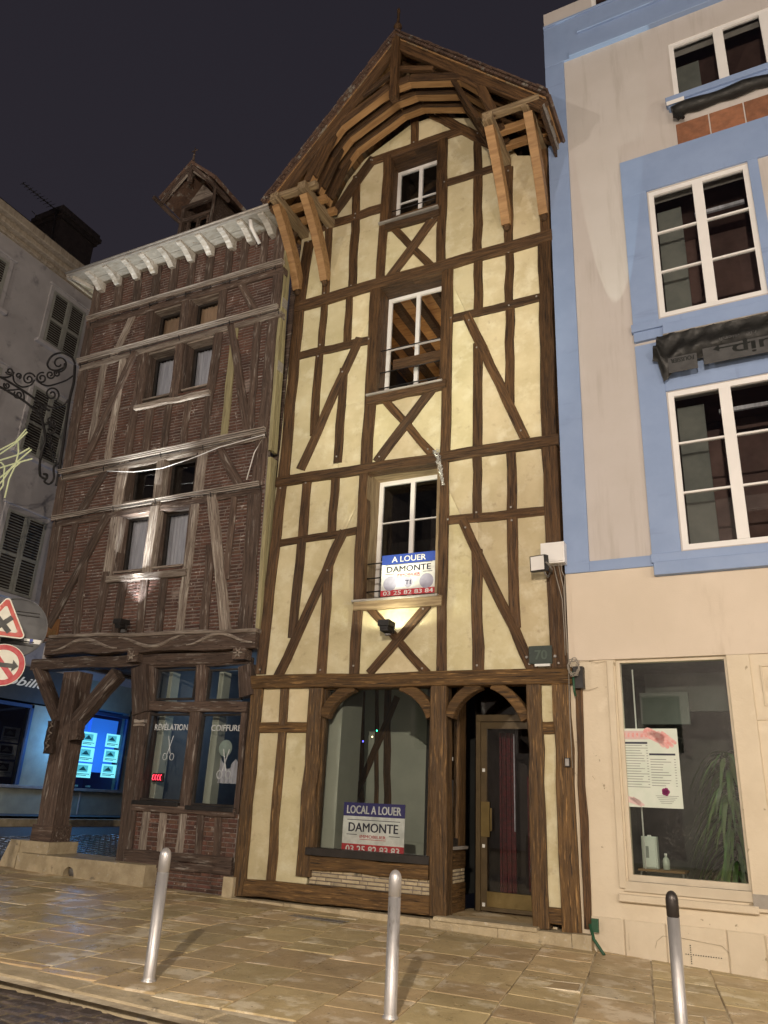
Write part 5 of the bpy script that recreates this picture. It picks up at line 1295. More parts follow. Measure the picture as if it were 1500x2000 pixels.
# ================================================================== wrought iron bracket on the corner
WB = root('iron_bracket', 'black wrought iron scroll bracket fixed to the corner of the brick house', 'bracket', (-12.6, 10.05, 6.5))
PW = Plane((0, 10.0, 0), (1, 0, 0), (0, 0, 1))
def zi(x, y): return PW.at(x/6.667, 650+y/6.667)
def iron(pts, r=.022, smooth=True):
    P = [zi(*p) for p in pts]
    if smooth and len(P) > 2:
        Q = []
        for i in range(len(P)-1):
            p0, p1_, p2_, p3 = P[max(i-1, 0)], P[i], P[i+1], P[min(i+2, len(P)-1)]
            for k in range(5):
                t = k/5; Q.append(.5*((2*p1_)+(p2_-p0)*t+(2*p0-5*p1_+4*p2_-p3)*t*t+(3*p1_-p0-3*p2_+p3)*t**3))
        Q.append(P[-1]); P = Q
    tube('scroll', P, r, BLACK, WB, 6)
def spiral(cx, cy, r0, r1, a0, turns, r=.02):
    n = int(abs(turns)*16)+2; iron([(cx+(r0+(r1-r0)*i/n)*math.cos(a0+turns*2*PI*i/n), cy+(r0+(r1-r0)*i/n)*math.sin(a0+turns*2*PI*i/n)) for i in range(n+1)], r, False)
iron([(975, 420), (960, 640), (900, 900), (830, 1400), (760, 1850), (735, 1990)], .03)
iron([(0, 575), (120, 640), (400, 820), (560, 960), (640, 1010)], .028); iron([(0, 705), (150, 790), (330, 900), (520, 1080), (575, 1250), (590, 1400), (560, 1500), (525, 1650)], .03)
spiral(770, 400, 25, 120, .5, 1.3); iron([(975, 400), (930, 320), (800, 262), (680, 300), (618, 400), (650, 470), (740, 490), (830, 450), (845, 400)], .024)
spiral(545, 590, 20, 75, 2.5, 1.4); spiral(655, 545, 15, 55, 1.5, -1.2); spiral(745, 530, 10, 40, 3, 1.1); spiral(375, 600, 15, 85, 2.8, 1.5); spiral(240, 560, 12, 40, 0, 1.2)
iron([(470, 600), (530, 660), (620, 690), (720, 670), (860, 620), (950, 560)], .02); iron([(170, 560), (190, 640), (290, 705), (400, 680), (450, 610)], .02)
spiral(125, 500, 15, 50, 1, 1.3); iron([(0, 575), (90, 580), (160, 550), (180, 510)], .022); spiral(675, 800, 20, 100, 3.6, 1.6); iron([(580, 930), (700, 975), (830, 940), (890, 870)], .02)
spiral(240, 805, 12, 60, 2, 1.3); spiral(90, 685, 10, 45, 2, 1.3); iron([(60, 750), (160, 745), (260, 740), (310, 800), (310, 900)], .018); spiral(470, 980, 30, 65, 0, 1.2, .015)
spiral(650, 1140, 12, 45, 0, 1.4); spiral(670, 1260, 30, 60, 0, 1.3, .016); spiral(700, 1180, 10, 40, 2, 1.3); iron([(560, 980), (540, 1100), (560, 1180), (640, 1190)], .018)
iron([(525, 1650), (515, 1780), (530, 1870), (600, 1900), (610, 1850), (570, 1840)], .026); iron([(600, 1900), (580, 1940), (640, 1970), (700, 1900), (700, 1750), (760, 1700)], .022)
for k in range(5): spiral(640+20*k, 1370+75*k, 8, 38, k, 1.2, .015)
# light tubes hanging from the bracket's outer end
LT = root('light_decoration', 'bundle of pale yellow curved light strips hanging at the left edge of the picture', 'light strips', PW.at(-40, 860))
PT = Plane((0, 9.6, 0), (1, 0, 0), (0, 0, 1)); STRIP = EMIT('pale_light_strip', (.46, .48, .27), .40)
def zl(x, y): return PT.at(x/6.667, 650+y/6.667)
for l in (((-200, 1560), (0, 1525), (200, 1420), (340, 1255)), ((-200, 1600), (0, 1580), (190, 1450), (355, 1290)), ((-200, 1690), (0, 1660), (230, 1590), (385, 1500)), ((-200, 1780), (0, 1760), (180, 1705), (420, 1640)), ((-100, 1960), (60, 1840), (200, 1720), (240, 1560), (235, 1420)), ((-150, 2100), (30, 1930), (160, 1740), (270, 1640), (410, 1520)), ((60, 2150), (120, 1900), (190, 1750), (260, 1690)), ((-200, 1690), (20, 1690), (60, 1740), (40, 1990), (-40, 2100))):
    tube('light_strip', [zl(*p) for p in l], .018, STRIP, LT, 5)
tube('carrier_bar', [zl(-250, 1300), zl(-220, 2200)], .02, BLACK, LT, 6); tube('carrier_bar', [zl(-220, 1300), PW.at(-45, 770)], .02, BLACK, LT, 6)

# ================================================================== road signs on the left
sg = Vector(ray(5, 1298)); sg = sg*(6.6/sg.y)
SN = Vector((-sg.x, -sg.y, 0)).normalized(); SU = Vector((-SN.y, SN.x, 0)); SP = Plane(sg, SU, (0, 0, 1))
r1 = abs(SP.uv(50, 1298)[0]-SP.uv(5, 1298)[0])
pole = root('sign_pole', 'grey metal pole carrying the road signs at the left edge', 'pole', (sg.x, sg.y, gz(sg.x, sg.y)))
tube('pole', [SP.w(-.12, gz(sg.x, sg.y)-sg.z, -.09), SP.w(-.12, .75, -.09)], .035, GREYM, pole, 10)
def disc(r, th, n=40): return lathe([(r, 0), (r, th)], n)
def ringp(r0, r1_, n=40):
    V = [(r*math.cos(2*PI*j/n), r*math.sin(2*PI*j/n), 0) for r in (r0, r1_) for j in range(n)]; return V, [(j, (j+1) % n, n+(j+1) % n, n+j) for j in range(n)]
ns_ = root('no_right_turn_sign', 'round white no right turn sign with a red rim below the triangle', 'road sign', sg)
V, F = disc(r1, .012); put('disc', mesh('disc', V, F), ns_, SP.mat(0, 0, -.03), SIGNW)
V, F = ringp(r1*.72, r1*.965); fixn(put('red_ring', mesh('red_ring', V, F), ns_, SP.mat(0, 0, -.0155), SIGNR))
pbox(SP, -r1*.75, r1*.75, -.032, .032, -.017, -.0115, SIGNR, 'red_bar', ns_, ang=R(-48), c=0)
pbox(SP, -r1*.3, r1*.42, -.03, .026, -.0165, -.0085, SIGNK, 'arrow_shaft', ns_, c=0)
put('arrow_head', mesh('arrow_head', [(r1*.42, -.075, 0), (r1*.7, 0, 0), (r1*.42, .075, 0)], [(0, 1, 2)]), ns_, SP.mat(0, 0, -.0085), SIGNK)
ts = root('crossroads_sign', 'triangular crossroads warning sign with a black cross and faded red edge', 'road sign', SP.w(.0, r1*1.95, 0))
def rtri(cx, cy, s, rr, n=6):
    P = []
    for k in range(3):
        a = PI/2+k*2*PI/3; c = (cx+s*math.cos(a), cy+s*math.sin(a))
        for i in range(n+1):
            t = a-PI/3+2*PI/3*i/n; P.append((c[0]+rr*math.cos(t), c[1]+rr*math.sin(t)))
    return P
A = SP.uv(52, 1245, -.03); B_ = SP.uv(20, 1173, -.03); tv = A[1]+.0; tcx = SP.uv(8, 1220, -.03)[0]-.02
s_ = (B_[1]-A[1])/1.5*.92; tcy = B_[1]-s_-.02
def plate(P, z0_, z1_): n = len(P); return [(p[0], p[1], z) for z in (z0_, z1_) for p in P], [tuple(range(n-1, -1, -1)), tuple(range(n, 2*n))]+[(i, (i+1) % n, n+(i+1) % n, n+i) for i in range(n)]
for nm, s, rr, z, m_ in (('plate', s_, .045, -.03, SIGNW), ('red_border', s_*.99, .03, -.017, SIGNRO), ('white_field', s_*.70, .02, -.013, SIGNW)):
    V, F = plate(rtri(0, 0, s, rr), 0, .004 if nm != 'plate' else .012); put(nm, mesh(nm, V, F), ts, SP.mat(tcx, tcy, z), m_)
for a in (45, -45): pbox(SP, tcx-s_*.50, tcx+s_*.50, tcy-.02-.032, tcy-.02+.032, -.0085 if a > 0 else -.0075, -.0062 if a > 0 else -.0055, SIGNK, 'cross_bar', ts, ang=R(a), c=0)
bk = root('round_sign_back', 'large round grey sign seen from behind with two mounting rails', 'road sign', SP.w(0, r1*1.3, -.3))
SQ = SP.shifted(-.28); bc = SQ.uv(30, 1225); br = abs(SQ.uv(94, 1225)[0]-bc[0])
V, F = disc(br, .012, 48); put('disc', mesh('disc', V, F), bk, SQ.mat(*bc, -.03), SIGNG)
V, F = ringp(br-.015, br); V = V+[(x, y, .025) for x, y, z in V]; put('rolled_rim', mesh('rolled_rim', V, ringp(1, 2)[1]+[tuple(i+80 for i in f) for f in F]), bk, SQ.mat(*bc, -.015), SIGNG)
for py in (1200, 1258):
    v = SQ.uv(60, py)[1]
    for dv in (-.02, .025): pbox(SQ, bc[0]-br*.7, bc[0]+br*.66, v+dv-.006, v+dv+.006, -.018, .01, BLACK, 'mounting_rail', bk, c=0)
q = SQ.uv(66, 1253); pbox(SQ, q[0]-.12, q[0]+.09, q[1]-.028, q[1]+.028, -.016, -.006, PWHITE, 'sticker', bk, c=0); pbox(SQ, q[0]-.05, q[0]-.01, q[1]-.027, q[1]+.03, -.014, -.004, PBLUE, 'sticker_band', bk, c=0)
q = PG.uv(104, 1226, .15); SPQ = root('street_plaque', 'brown street name plaque on the corner of the brick house behind the signs', 'plaque', PG.w(*q, .15))
pbox(PG, q[0]-.30, q[0]+.11, q[1]-.17, q[1]+.17, .1, .13, MAT('brown_plaque', (.16, .075, .025), (.12, .055, .02), 4, bump=.1, rand=0), 'plate', SPQ)
text('RUE', .08, BRASS, PG, q[0]-.03, q[1]-.09, .133, SPQ, 'lettering')

# ================================================================== rental signs, number plate, garland, boxes
def damonte(pl, q, off, header, hm, t1, full, label):
    u0, u1, v0, v1 = q; w, h = u1-u0, v1-v0
    o = root('rental_sign', label, 'sign', pl.w((u0+u1)/2, v0, off))
    pbox(pl, u0, u1, v0, v1, off-.012, off, PWHITE, 'board', o, c=0)
    hh = .235 if full else .28
    pbox(pl, u0, u1, v1-h*hh, v1, off-.005, off+.002, hm, 'header_band', o, c=0)
    text(header, h*hh*.62, PWHITE, pl, (u0+u1)/2, v1-h*hh/2, off+.004, o, 'lettering', width=w*(.62 if full else .88), bold=0)
    rb = .14 if full else .155
    pbox(pl, u0, u1, v0, v0+h*rb, off-.005, off+.002, PRED, 'phone_band', o, c=0)
    my = v1-h*(.36 if full else .50)
    text('DAMONTE', h*.145 if full else h*.19, PDARK, pl, (u0+u1)/2, my-h*.0, off+.002, o, 'lettering', width=w*.80, bold=0)
    text('IMMOBILIER', h*.062, PRED, pl, (u0+u1)/2+w*.0, my-h*(.155 if full else .185), off+.002, o, 'lettering', width=w*.42, bold=0)
    L = [(-.43, .43, .115 if full else .145), (-.43, -.26, -.115 if full else -.155), (.26, .43, -.115 if full else -.155)]
    for a, b_, dy_ in L: pbox(pl, (u0+u1)/2+a*w, (u0+u1)/2+b_*w, my+h*dy_-.004, my+h*dy_+.004, off-.001, off+.002, PDARK, 'rule', o, c=0)
    pbox(pl, (u0+u1)/2-.21*w, (u0+u1)/2+.21*w, my-h*(.205 if full else .245)-.003, my-h*(.205 if full else .245)+.003, off-.001, off+.002, PRED, 'rule', o, c=0)
    if full:
        text('03 25 82 83 84', h*.10, PWHITE, pl, (u0+u1)/2, v0+h*rb/2, off+.004, o, 'lettering', width=w*.9, bold=0)
        for cx_, r, m_ in ((-.33, .125, PLILAC), (.33, .125, PLILAC), (0, .085, PLILAC)):
            V, F = disc(w*r, .002, 24); put('disc', mesh('disc', V, F), o, pl.mat((u0+u1)/2+cx_*w, v0+h*.30, off+.0005), m_)
        text('T1', h*.11, PDARK, pl, (u0+u1)/2, v0+h*.30, off+.005, o, 'lettering')
    else:
        text('03 25 82 83 83', h*.15, PWHITE, pl, (u0+u1)/2, v0+h*.055, off+.004, o, 'lettering', width=w*.86, bold=0)
    return o
P1 = PM.shifted(-.03)
damonte(P1, rect(P1, [(748, 1083), (853, 1078), (851, 1158), (742, 1165)]), 0, 'A LOUER', PBLUE, True, True, 'white A LOUER rental sign with blue top band tied in the lowest upper window')
P2 = PM.shifted(-.13)
q = rect(P2, [(672, 1567), (790, 1571), (790, 1671), (667, 1664)]); q = (q[0], q[1], sv0-.02, q[3])
damonte(P2, q, 0, 'LOCAL A LOUER', PNAVY, False, False, 'white LOCAL A LOUER rental sign standing in the ground floor shop window')
u, v = PM.uv(1057, 1280, .06); NP = root('house_number_plate', 'dark green enamel house number 70 plate on the right post above the door', 'number plate', PM.w(u, v, .06))
PNp = PM
pbox(PM, u-.17, u+.15, v-.11, v+.13, .045, .07, PLATE, 'plate', NP); text('70', .13, MAT('worn_number', (.09, .12, .10), None, 4, bump=0, rand=0), PM, u+.0, v+.01, .073, NP, 'lettering')
for s in (-.20, .19): V, F = lathe([(.022, 0), (.018, .03)], 10); put('bolt', mesh('bolt', V, F), NP, PM.mat(u+s, v-.02, .05), GREYM)
pbox(PM, u-.09, u+.12, v-.15, v-.115, .045, .08, PWHITE, 'light_bar', NP)
# star garland on the storey beam
p = PM.at(858, 912, .16); GA = root('tinsel_garland', 'silver tinsel garland hanging from the beam beside the lowest upper window', 'garland', p)
bb = Bag()
for i in range(130):
    t = random.random(); w = .09*(1-t)+.015; c = PM.at(852+14*t+random.uniform(-1, 1)*w*60, 877+70*t, .14+random.uniform(-.05, .05))
    dd = Vector((random.uniform(-1, 1), random.uniform(-1, 1), random.uniform(-1, 1))).normalized()*.028; bb.tube([c-dd, c+dd], .0045, 3)
SILV = MAT('silver_tinsel', (.8, .8, .78), None, 5, rough=(.2, .3), metal=.4, bump=0); bb.put('tinsel', SILV, GA)['kind'] = 'stuff'
# junction box, square flood light, cables
p = PM.at(1081, 1081, .16); JB = root('junction_box', 'pale square plastic junction box on the right corner post', 'junction box', p)
fixn(Bag().add(*boxvf(p.x-.17, p.x+.16, D-.20, D-.05, p.z-.15, p.z+.15)).put('box', PVC, JB)); Bag().add(*boxvf(p.x-.15, p.x+.14, D-.215, D-.20, p.z-.13, p.z+.13, 0)).put('cover', PVC, JB)
FL = root('square_flood_light', 'square pale flood light on a bracket beside the junction box', 'flood light', PM.at(1052, 1100, .35))
p = PM.at(1050, 1100, .38); d = Vector((-.25, -.9, -.1)).normalized(); X = Vector((1, 0, 0)); X = (X-d*X.dot(d)).normalized(); Y = d.cross(X); M = Matrix((X, Y, d)).transposed().to_4x4(); M.translation = p
b = Bag().box(-.12, .12, -.11, .11, -.09, 0); put('housing', mesh('housing', b.V, b.F), FL, M, BLACK)
b = Bag().box(-.10, .10, -.095, .095, .0, .012); put('face', mesh('face', b.V, b.F), FL, M, PVC)
tube('bracket', [p+X*.13, PM.at(1078, 1112, .22), PM.at(1076, 1120, .06)], .014, GREYM, FL); tube('bracket', [p-Y*.02+X*.1-Vector((0, 0, .12)), PM.at(1070, 1128, .2), PM.at(1078, 1110, .06)], .012, GREYM, FL)
CB = root('loose_cables', 'thin loose cables running down the corner post from the junction box', 'cables', PM.at(1100, 1200, .1))
for l in (((1080, 1098), (1087, 1130), (1098, 1170), (1102, 1230), (1104, 1280)), ((1090, 1098), (1094, 1120), (1101, 1150), (1105, 1220), (1108, 1275)), ((1096, 1098), (1097, 1115), (1103, 1128), (1104, 1200), (1110, 1290)), ((1110, 1290), (1113, 1400), (1118, 1500))): tube('cable', [PM.at(x, y, .12) for x, y in l], .007, WIRE, CB, 5)
CC = root('coiled_cable', 'loop of pale coiled cable hanging beside the beam end', 'cable coil', PM.at(1119, 1300, .15))
for k in range(4):
    c = PM.at(1119+random.uniform(-2, 2), 1300+k*2, .16+k*.012); tube('loop', [c+Vector((.07*math.cos(t*PI/8+k)+.008*math.sin(3*t+k), .01*math.sin(t), .10*math.sin(t*PI/8+k)+.01*math.cos(2*t+k))) for t in range(17)], .007, WIRE, CC, 6)
b = Bag(); p = PM.at(1127, 1320, .1); Bag().add(*boxvf(p.x-.05, p.x+.08, D-.12, D+.0, p.z-.16, p.z+.12)).put('small_box', BLACK, CC)
tube('green_cable', [PM.at(1119, 1312, .15), PM.at(1121, 1345, .12), PM.at(1124, 1360, .1)], .016, GREEN, CC, 6)
p = PM.at(1158, 1820, .08); GP = root('green_conduit', 'short green plastic conduit ends where the two houses meet the pavement', 'conduit', p)
tube('conduit', [PM.at(1152, 1805, .08), PM.at(1160, 1835, .12), PM.at(1180, 1865, .25)], .018, GREEN, GP, 8); Bag().add(*boxvf(p.x-.01, p.x+.07, D-.1, D-.06, p.z+.0, p.z+.14)).put('marker_tag', GREEN, GP)
p = PM.at(1112, 1489, .07); KB = root('key_box', 'tiny black box on the right corner post beside the door', 'key box', p)
pbox(PM, PM.uv(1112, 1489)[0]-.04, PM.uv(1112, 1489)[0]+.03, PM.uv(1112, 1489)[1]-.06, PM.uv(1112, 1489)[1]+.05, .06, .10, BLACK, 'box', KB); pbox(PM, PM.uv(1112, 1489)[0]-.03, PM.uv(1112, 1489)[0]+.02, PM.uv(1112, 1489)[1]-.05, PM.uv(1112, 1489)[1]+.04, .10, .105, GREYM, 'lid', KB)
# cables strung on the brick house ledges
CL = root('facade_cable', 'thin cable with clips strung along the ledges of the brick house', 'cable', PL.at(300, 700))
for l in (Z(5, (470, 1022), (780, 925), (970, 868), (1200, 800), (1440, 728)), Z(5, (420, 1240), (680, 1165), (935, 1095), (1200, 1018), (1455, 955)), Z(6, (325, 480), (540, 440), (840, 370), (1060, 330), (1390, 262)), Z(6, (290, 720), (590, 650), (810, 612), (1100, 575), (1360, 540))):
    tube('cable', [PL.at(x, y, .115) for x, y in l], .008, BLACK, CL, 5)
    for x, y in l: tube('clip', [PL.at(x, y-4, .12), PL.at(x+1, y+6, .12)], .008, BLACK, CL, 4)
tube('cable', [PL.at(*Z(6, q), .2) for q in ((560, 455), (700, 460), (850, 440), (1000, 390), (1150, 330), (1385, 265), (1330, 360), (1290, 500))], .009, PVC, CL, 5)
# small emissive beads behind the shop glass
for (px, py, c, nm) in ((736, 1427, (.05, 1, .5), 'green'), (727, 1439, (1, .85, .4), 'yellow'), (709, 1448, (.1, .1, 1), 'blue')):
    p = PM.at(px, py, -.35); V, F = lathe([(.004, -.012), (.012, 0), (.004, .012)], 8)
    tag(put('glow_bead', mesh('glow_bead', V, F, True), None, Matrix.Translation(p), EMIT('bead_'+nm, c, 6)), 'tiny glowing '+nm+' bulb behind the shop glass of the timber house', 'bead', 'glowing beads in the empty shop')

# ================================================================== blue and beige building on the right
RB = root('blue_beige_building', 'beige rendered building with blue window surrounds and a cream shop front on the right', 'building', (-.5, D, -1.5))
W_ = 6.2; TOP = 14.2
def ru(x, y): return PR.uv(x, y)
lint = ru(1290, 1284)[1]; bandb = ru(1152, 1100)[1]
def wallgrid(pl, us, vs, holes, off, th, mat, parent, name):
    """wall of rectangles leaving holes"""
    us = sorted(set(us)); vs = sorted(set(vs)); b = Bag()
    for i in range(len(us)-1):
        for j in range(len(vs)-1):
            a, c, d_, e = us[i], us[i+1], vs[j], vs[j+1]; m, n = (a+c)/2, (d_+e)/2
            if any(h[0] < m < h[1] and h[2] < n < h[3] for h in holes): continue
            b.box(a, c, d_, e, off-th, off)
    return put(name, mesh(name, b.V, b.F), parent, pl.mat(0, 0), mat)
w1 = rect(PR, [(1265, 377), (1463, 320), (1497, 573), (1290, 619)]); w2 = rect(PR, [(1302, 767), (1510, 731), (1545, 1050), (1336, 1074)])
w3 = rect(PR, [(1303, 88), (1500, 15), (1525, 130), (1320, 203)])
w1 = (w1[0], w1[1], ru(1290, 620)[1], ru(1265, 377)[1]); w2 = (w2[0], w2[0]+(w1[1]-w1[0])+.03, ru(1336, 1074)[1], ru(1302, 767)[1])
v3t = ru(1303, 88)[1]; v3b = ru(1320, 203)[1]; w3 = (ru(1311, 140)[0], ru(1311, 140)[0]+2.9, v3b, v3t)
w4 = (ru(1155, 10)[0], ru(1155, 10)[0]+1.2, ru(1155, 27)[1], TOP)
sh = rect(PR, [(1200, 1297), (1415, 1290), (1470, 1738), (1226, 1718)]); sh = (ru(1213, 1500)[0], ru(1442, 1500)[0], ru(1240, 1722)[1], lint-.0)
us = [0, W_, w1[0], w1[1], w2[0], w2[1], w3[0], w3[1], w4[0], w4[1]]; vs = [bandb-.1, TOP, w1[2], w1[3], w2[2], w2[3], w3[2], w3[3], w4[2]]
wallgrid(PR, us, vs, [w1, w2, w3, w4], .0, .3, BEIGE, RB, 'upper_wall')
BE2 = MAT('cream_render', (.66, .575, .475), (.61, .53, .43), 1.0, c3=(.54, .46, .365), s3=1.7, t3=(.56, .78), st3=(2.5, .5, 1), rough=(.85, .95), bump=.12, bs=60, rand=0)
wallgrid(PR, [0, W_], [lint, bandb-.1], [], .004, .3, BE2, RB, 'shop_upper_wall')
gb_ = gz(-2, 10)-.3
wallgrid(PR, [0, W_, sh[0]-.0, sh[1]], [gb_, lint, sh[2]], [(sh[0], sh[1], sh[2], lint)], -.02, .3, CREAM, RB, 'shop_wall')
# blue trims
pw = ru(1126, 600)[0]
def bt(u0, u1, v0, v1, o, name='blue_trim', o0=0, c=.006, mat=BLUE): return pbox(PR, u0, u1, v0, v1, o0, o, mat, name, RB, c=c)
vb0 = ru(1155, 27)[1]; vb1 = (ru(1100, 127)[1]+ru(1333, 28)[1])/2
bt(-.0, pw, bandb-.13, vb1, .035, 'corner_pilaster', c=.003)
bt(-.0, W_, vb1, vb0+.04, .04, 'upper_band', c=.003); bt(.45, W_, vb1+.0, vb1+.10, .10, 'band_moulding', .041); bt(.62, W_, vb1+.52, vb1+.60, .09, 'band_moulding', .041)
bt(.0, W_, vb0+.04, vb0+.09, .07, 'band_cap')
us0 = ru(1213, 317)[0]-.02; us1 = ru(1240, 640)[0]
vt = (ru(1213, 317)[1]+ru(1500, 233)[1])/2
sl1 = ru(1240, 640)[1]; sl2 = ru(1275, 1085)[1]
bt(us0, W_, w1[3]+.02, vt, .035, 'surround_head', c=.003); bt(us0, w1[0]-.02, sl1, w1[3]+.02, .035, 'surround_jamb', c=.003)
bt(w1[1]+.0, w1[1]+.14, sl1, w1[3]+.02, .03, 'surround_jamb', c=.003)
# sill course 1
s1b = ru(1242, 672)[1]
bt(us0-.02, W_, sl1-.13, sl1, .09, 'sill_course'); bt(us0-.0, us0+.45, s1b-.0, sl1-.13, .06, 'sill_block'); bt(us0+.42, W_, s1b-.06, sl1-.131, .14, 'sill_fascia')
bt(us0, w2[0]-.02, sl2, s1b-.061, .035, 'surround_jamb', c=.003); bt(w2[0]-.02, W_, w2[3]+.01, s1b-.061, .03, 'surround_head', c=.003); bt(w2[1]+.01, w2[1]+.5, sl2, w2[3]+.01, .033, 'surround_jamb', c=.003)
# bottom sill course and string band
bt(us0-.01, W_, sl2-.12, sl2, .07, 'sill_course'); bt(us0+.02, W_, ru(1280, 1127)[1], sl2-.121, .10, 'sill_fascia')
bt(pw, us0+.01, bandb-.13, bandb+.02, .03, 'string_band', c=.003)
# top window sill
s3 = ru(1297, 215)[1]
bt(w3[0]-.13, W_, s3-.03, s3+.08, .16, 'sill_course'); bt(w3[0]-.1, W_, s3-.11, s3-.031, .12, 'sill_fascia')
pbox(PR, w3[0]-.12, w3[0]+.15, s3-.10, s3-.02, .16, .165, PVC, 'sill_end_cap', RB)
q = (ru(1322, 262)[0], W_, vt+.02, s3-.3)
for k in range(9): pbox(PR, q[0]+k*.5, q[0]+k*.5+.48, q[2]+.0, q[2]+.42, -.02, .012, TERRA, 'brick', RB, c=.006)
# windows
def rwin(w, cols, rows, rc=.07):
    pane_window(PR, w[0], w[1], w[2], w[3], -rc+.06, cols, rows, RB, PVC, G_WIN, fr=.075, bar=.03, mull=.15, th=.06)
    room(PR, w[0]+.01, w[1]-.01, w[2]-.2, w[3]+.3, 1.6, -rc-.12, ROOMB, RB)
    pbox(PR, w[0]+.05, w[0]+.42, w[2], w[3], -.55, -.52, MAT('pale_blind', (.20, .205, .19), (.15, .16, .15), 3, bump=.1), 'curtain', RB)
rwin(w1, 2, 3); rwin(w2, 2, 3); rwin(w3, 4, 1); rwin(w4, 2, 1)
for k, (a, b_) in enumerate(((w1, 3), (w2, 3))): pbox(PR, a[0]+.6, a[1]-.1, a[3]-.1, a[3]-.04, -.75, -.7, CURT, 'curtain_rail', RB)
# shop window
F0 = sh
pbox(PR, sh[0]-.10, sh[0]-.02, sh[2]-.08, lint-.01, -.03, .015, CREAM, 'reveal', RB)
b = Bag()
for (a0, a1, b0, b1) in ((sh[0], sh[0]+.05, sh[2], sh[3]), (sh[0]+.05, sh[1], sh[2], sh[2]+.07), (sh[1]-.03, sh[1], sh[2]+.07, sh[3]), (sh[0]+.05, sh[1]-.03, sh[3]-.04, sh[3])): b.box(a0, a1, b0, b1, -.16, -.06)
put('shop_window_frame', mesh('shop_window_frame', b.V, b.F), RB, PR.mat(0, 0), PVCG)
put('pane', mesh('pane', [(sh[0]+.05, sh[2]+.07, 0), (sh[1]-.03, sh[2]+.07, 0), (sh[1]-.03, sh[3]-.04, 0), (sh[0]+.05, sh[3]-.04, 0)], [(0, 1, 2, 3)]), RB, PR.mat(0, 0, -.11), G_DIRTY)
room(PR, sh[0]-.3, sh[1]+.6, sh[2]-.25, sh[3]+.1, 2.6, -.3, MAT('shop_dark_green', (.055, .06, .05), (.035, .04, .033), 2, bump=0, rand=0), RB, 'shop_room')
pbox(PR, sh[0]+.15, sh[1]+.3, sh[3]-.52, sh[3]-.0, -1.3, -1.25, ROOMG, 'ceiling_fascia', RB); pbox(PR, sh[0]+.12, sh[0]+.75, sh[3]-.72, sh[3]-.3, -1.0, -.95, ROOMG, 'ceiling_fascia', RB)
tube('inner_pipe', [PR.w(sh[0]+.17, sh[2]+.1, -.25), PR.w(sh[0]+.17, sh[3]-.1, -.25)], .01, PVC, RB)
pbox(PR, sh[0]-.05, sh[1]+.02, sh[2]-.11, sh[2]-.0, -.1, .01, PVCG, 'window_sill', RB)
pbox(PR, ru(1209, 1745)[0], sh[1]+.05, ru(1209, 1760)[1], ru(1209, 1745)[1]-.0, -.03, .05, CREAM, 'sill_course', RB, c=.01)
pbox(PR, sh[1], sh[1]+.26, sh[2]-.2, lint-.006, -.03, .03, CREAM, 'pier', RB, c=.008)
pbox(PR, sh[1]+.26, W_, sh[2]-.2, lint-.01, -.03, -.0, CREAM, 'pilaster', RB)
for (a0, a1, b0, b1) in ((.36, 1., lint-.62, lint-.59), (.36, .385, lint-.59, lint-.16), (.36, 1., lint-.16, lint-.135), (.26, 1., lint-.78, lint-.74)): pbox(PR, sh[1]+a0, sh[1]+a1, b0, b1, -.0, .018, CREAM, 'panel_moulding', RB)
V, F = ringp(.12, .15, 30); V = V+[(x, y, .015) for x, y, z in V]; fixn(put('ring_ornament', mesh('ring_ornament', V, ringp(1, 2, 30)[1]+[tuple(i+60 for i in f) for f in ringp(1, 2, 30)[1]]+[(j, (j+1) % 30, 60+(j+1) % 30, 60+j) for j in range(30)]+[(30+j, 30+(j+1) % 30, 90+(j+1) % 30, 90+j) for j in range(30)]), RB, PR.mat(sh[1]+.56, lint-.37, .0), CREAM))
pbox(PR, sh[1]+.0, sh[1]+.2, sh[2]-.16, sh[2]-.02, .031, .038, GREYB, 'repair_patch', RB)
# painted plinth stones
u = 0.02; ptop = ru(1250, 1800)[1]; 
for (a, b_) in ((.02, .52), (.52, .98), (.98, 1.62), (1.62, 2.0), (2.0, 2.8), (2.8, 3.8)):
    x = -2.33+a; pbox(PR, a+.004, b_-.004, gz(x, 10)-.15, ptop+random.uniform(-.01, .01), -.05, random.uniform(.0, .012), CREAM, 'plinth_stone', RB, c=.01)
b = Bag()
V, F = lathe([(.006, 0), (.006, .004)], 8)
c0 = ru(1350, 1864)
for i in range(-2, 13):
    b.add(V, F, PR.mat(c0[0]+i*.026, c0[1], .0145))
for i in range(-4, 5): b.add(V, F, PR.mat(c0[0], c0[1]+i*.022, .0145))
b.put('vent_holes', SIGNK, RB)
for l in (((1280, 1852), (1283, 1838), (1295, 1828), (1330, 1832), (1380, 1842), (1410, 1848), (1425, 1862), (1430, 1890)), ((1228, 1822), (1229, 1856)), ((1130, 1292), (1150, 1290), (1165, 1294), (1190, 1290)), ((1125, 1345), (1150, 1348), (1168, 1342))):
    tube('plaster_crack', [PR.at(x, y, .012) for x, y in l], .0035, JOINT, RB, 4)
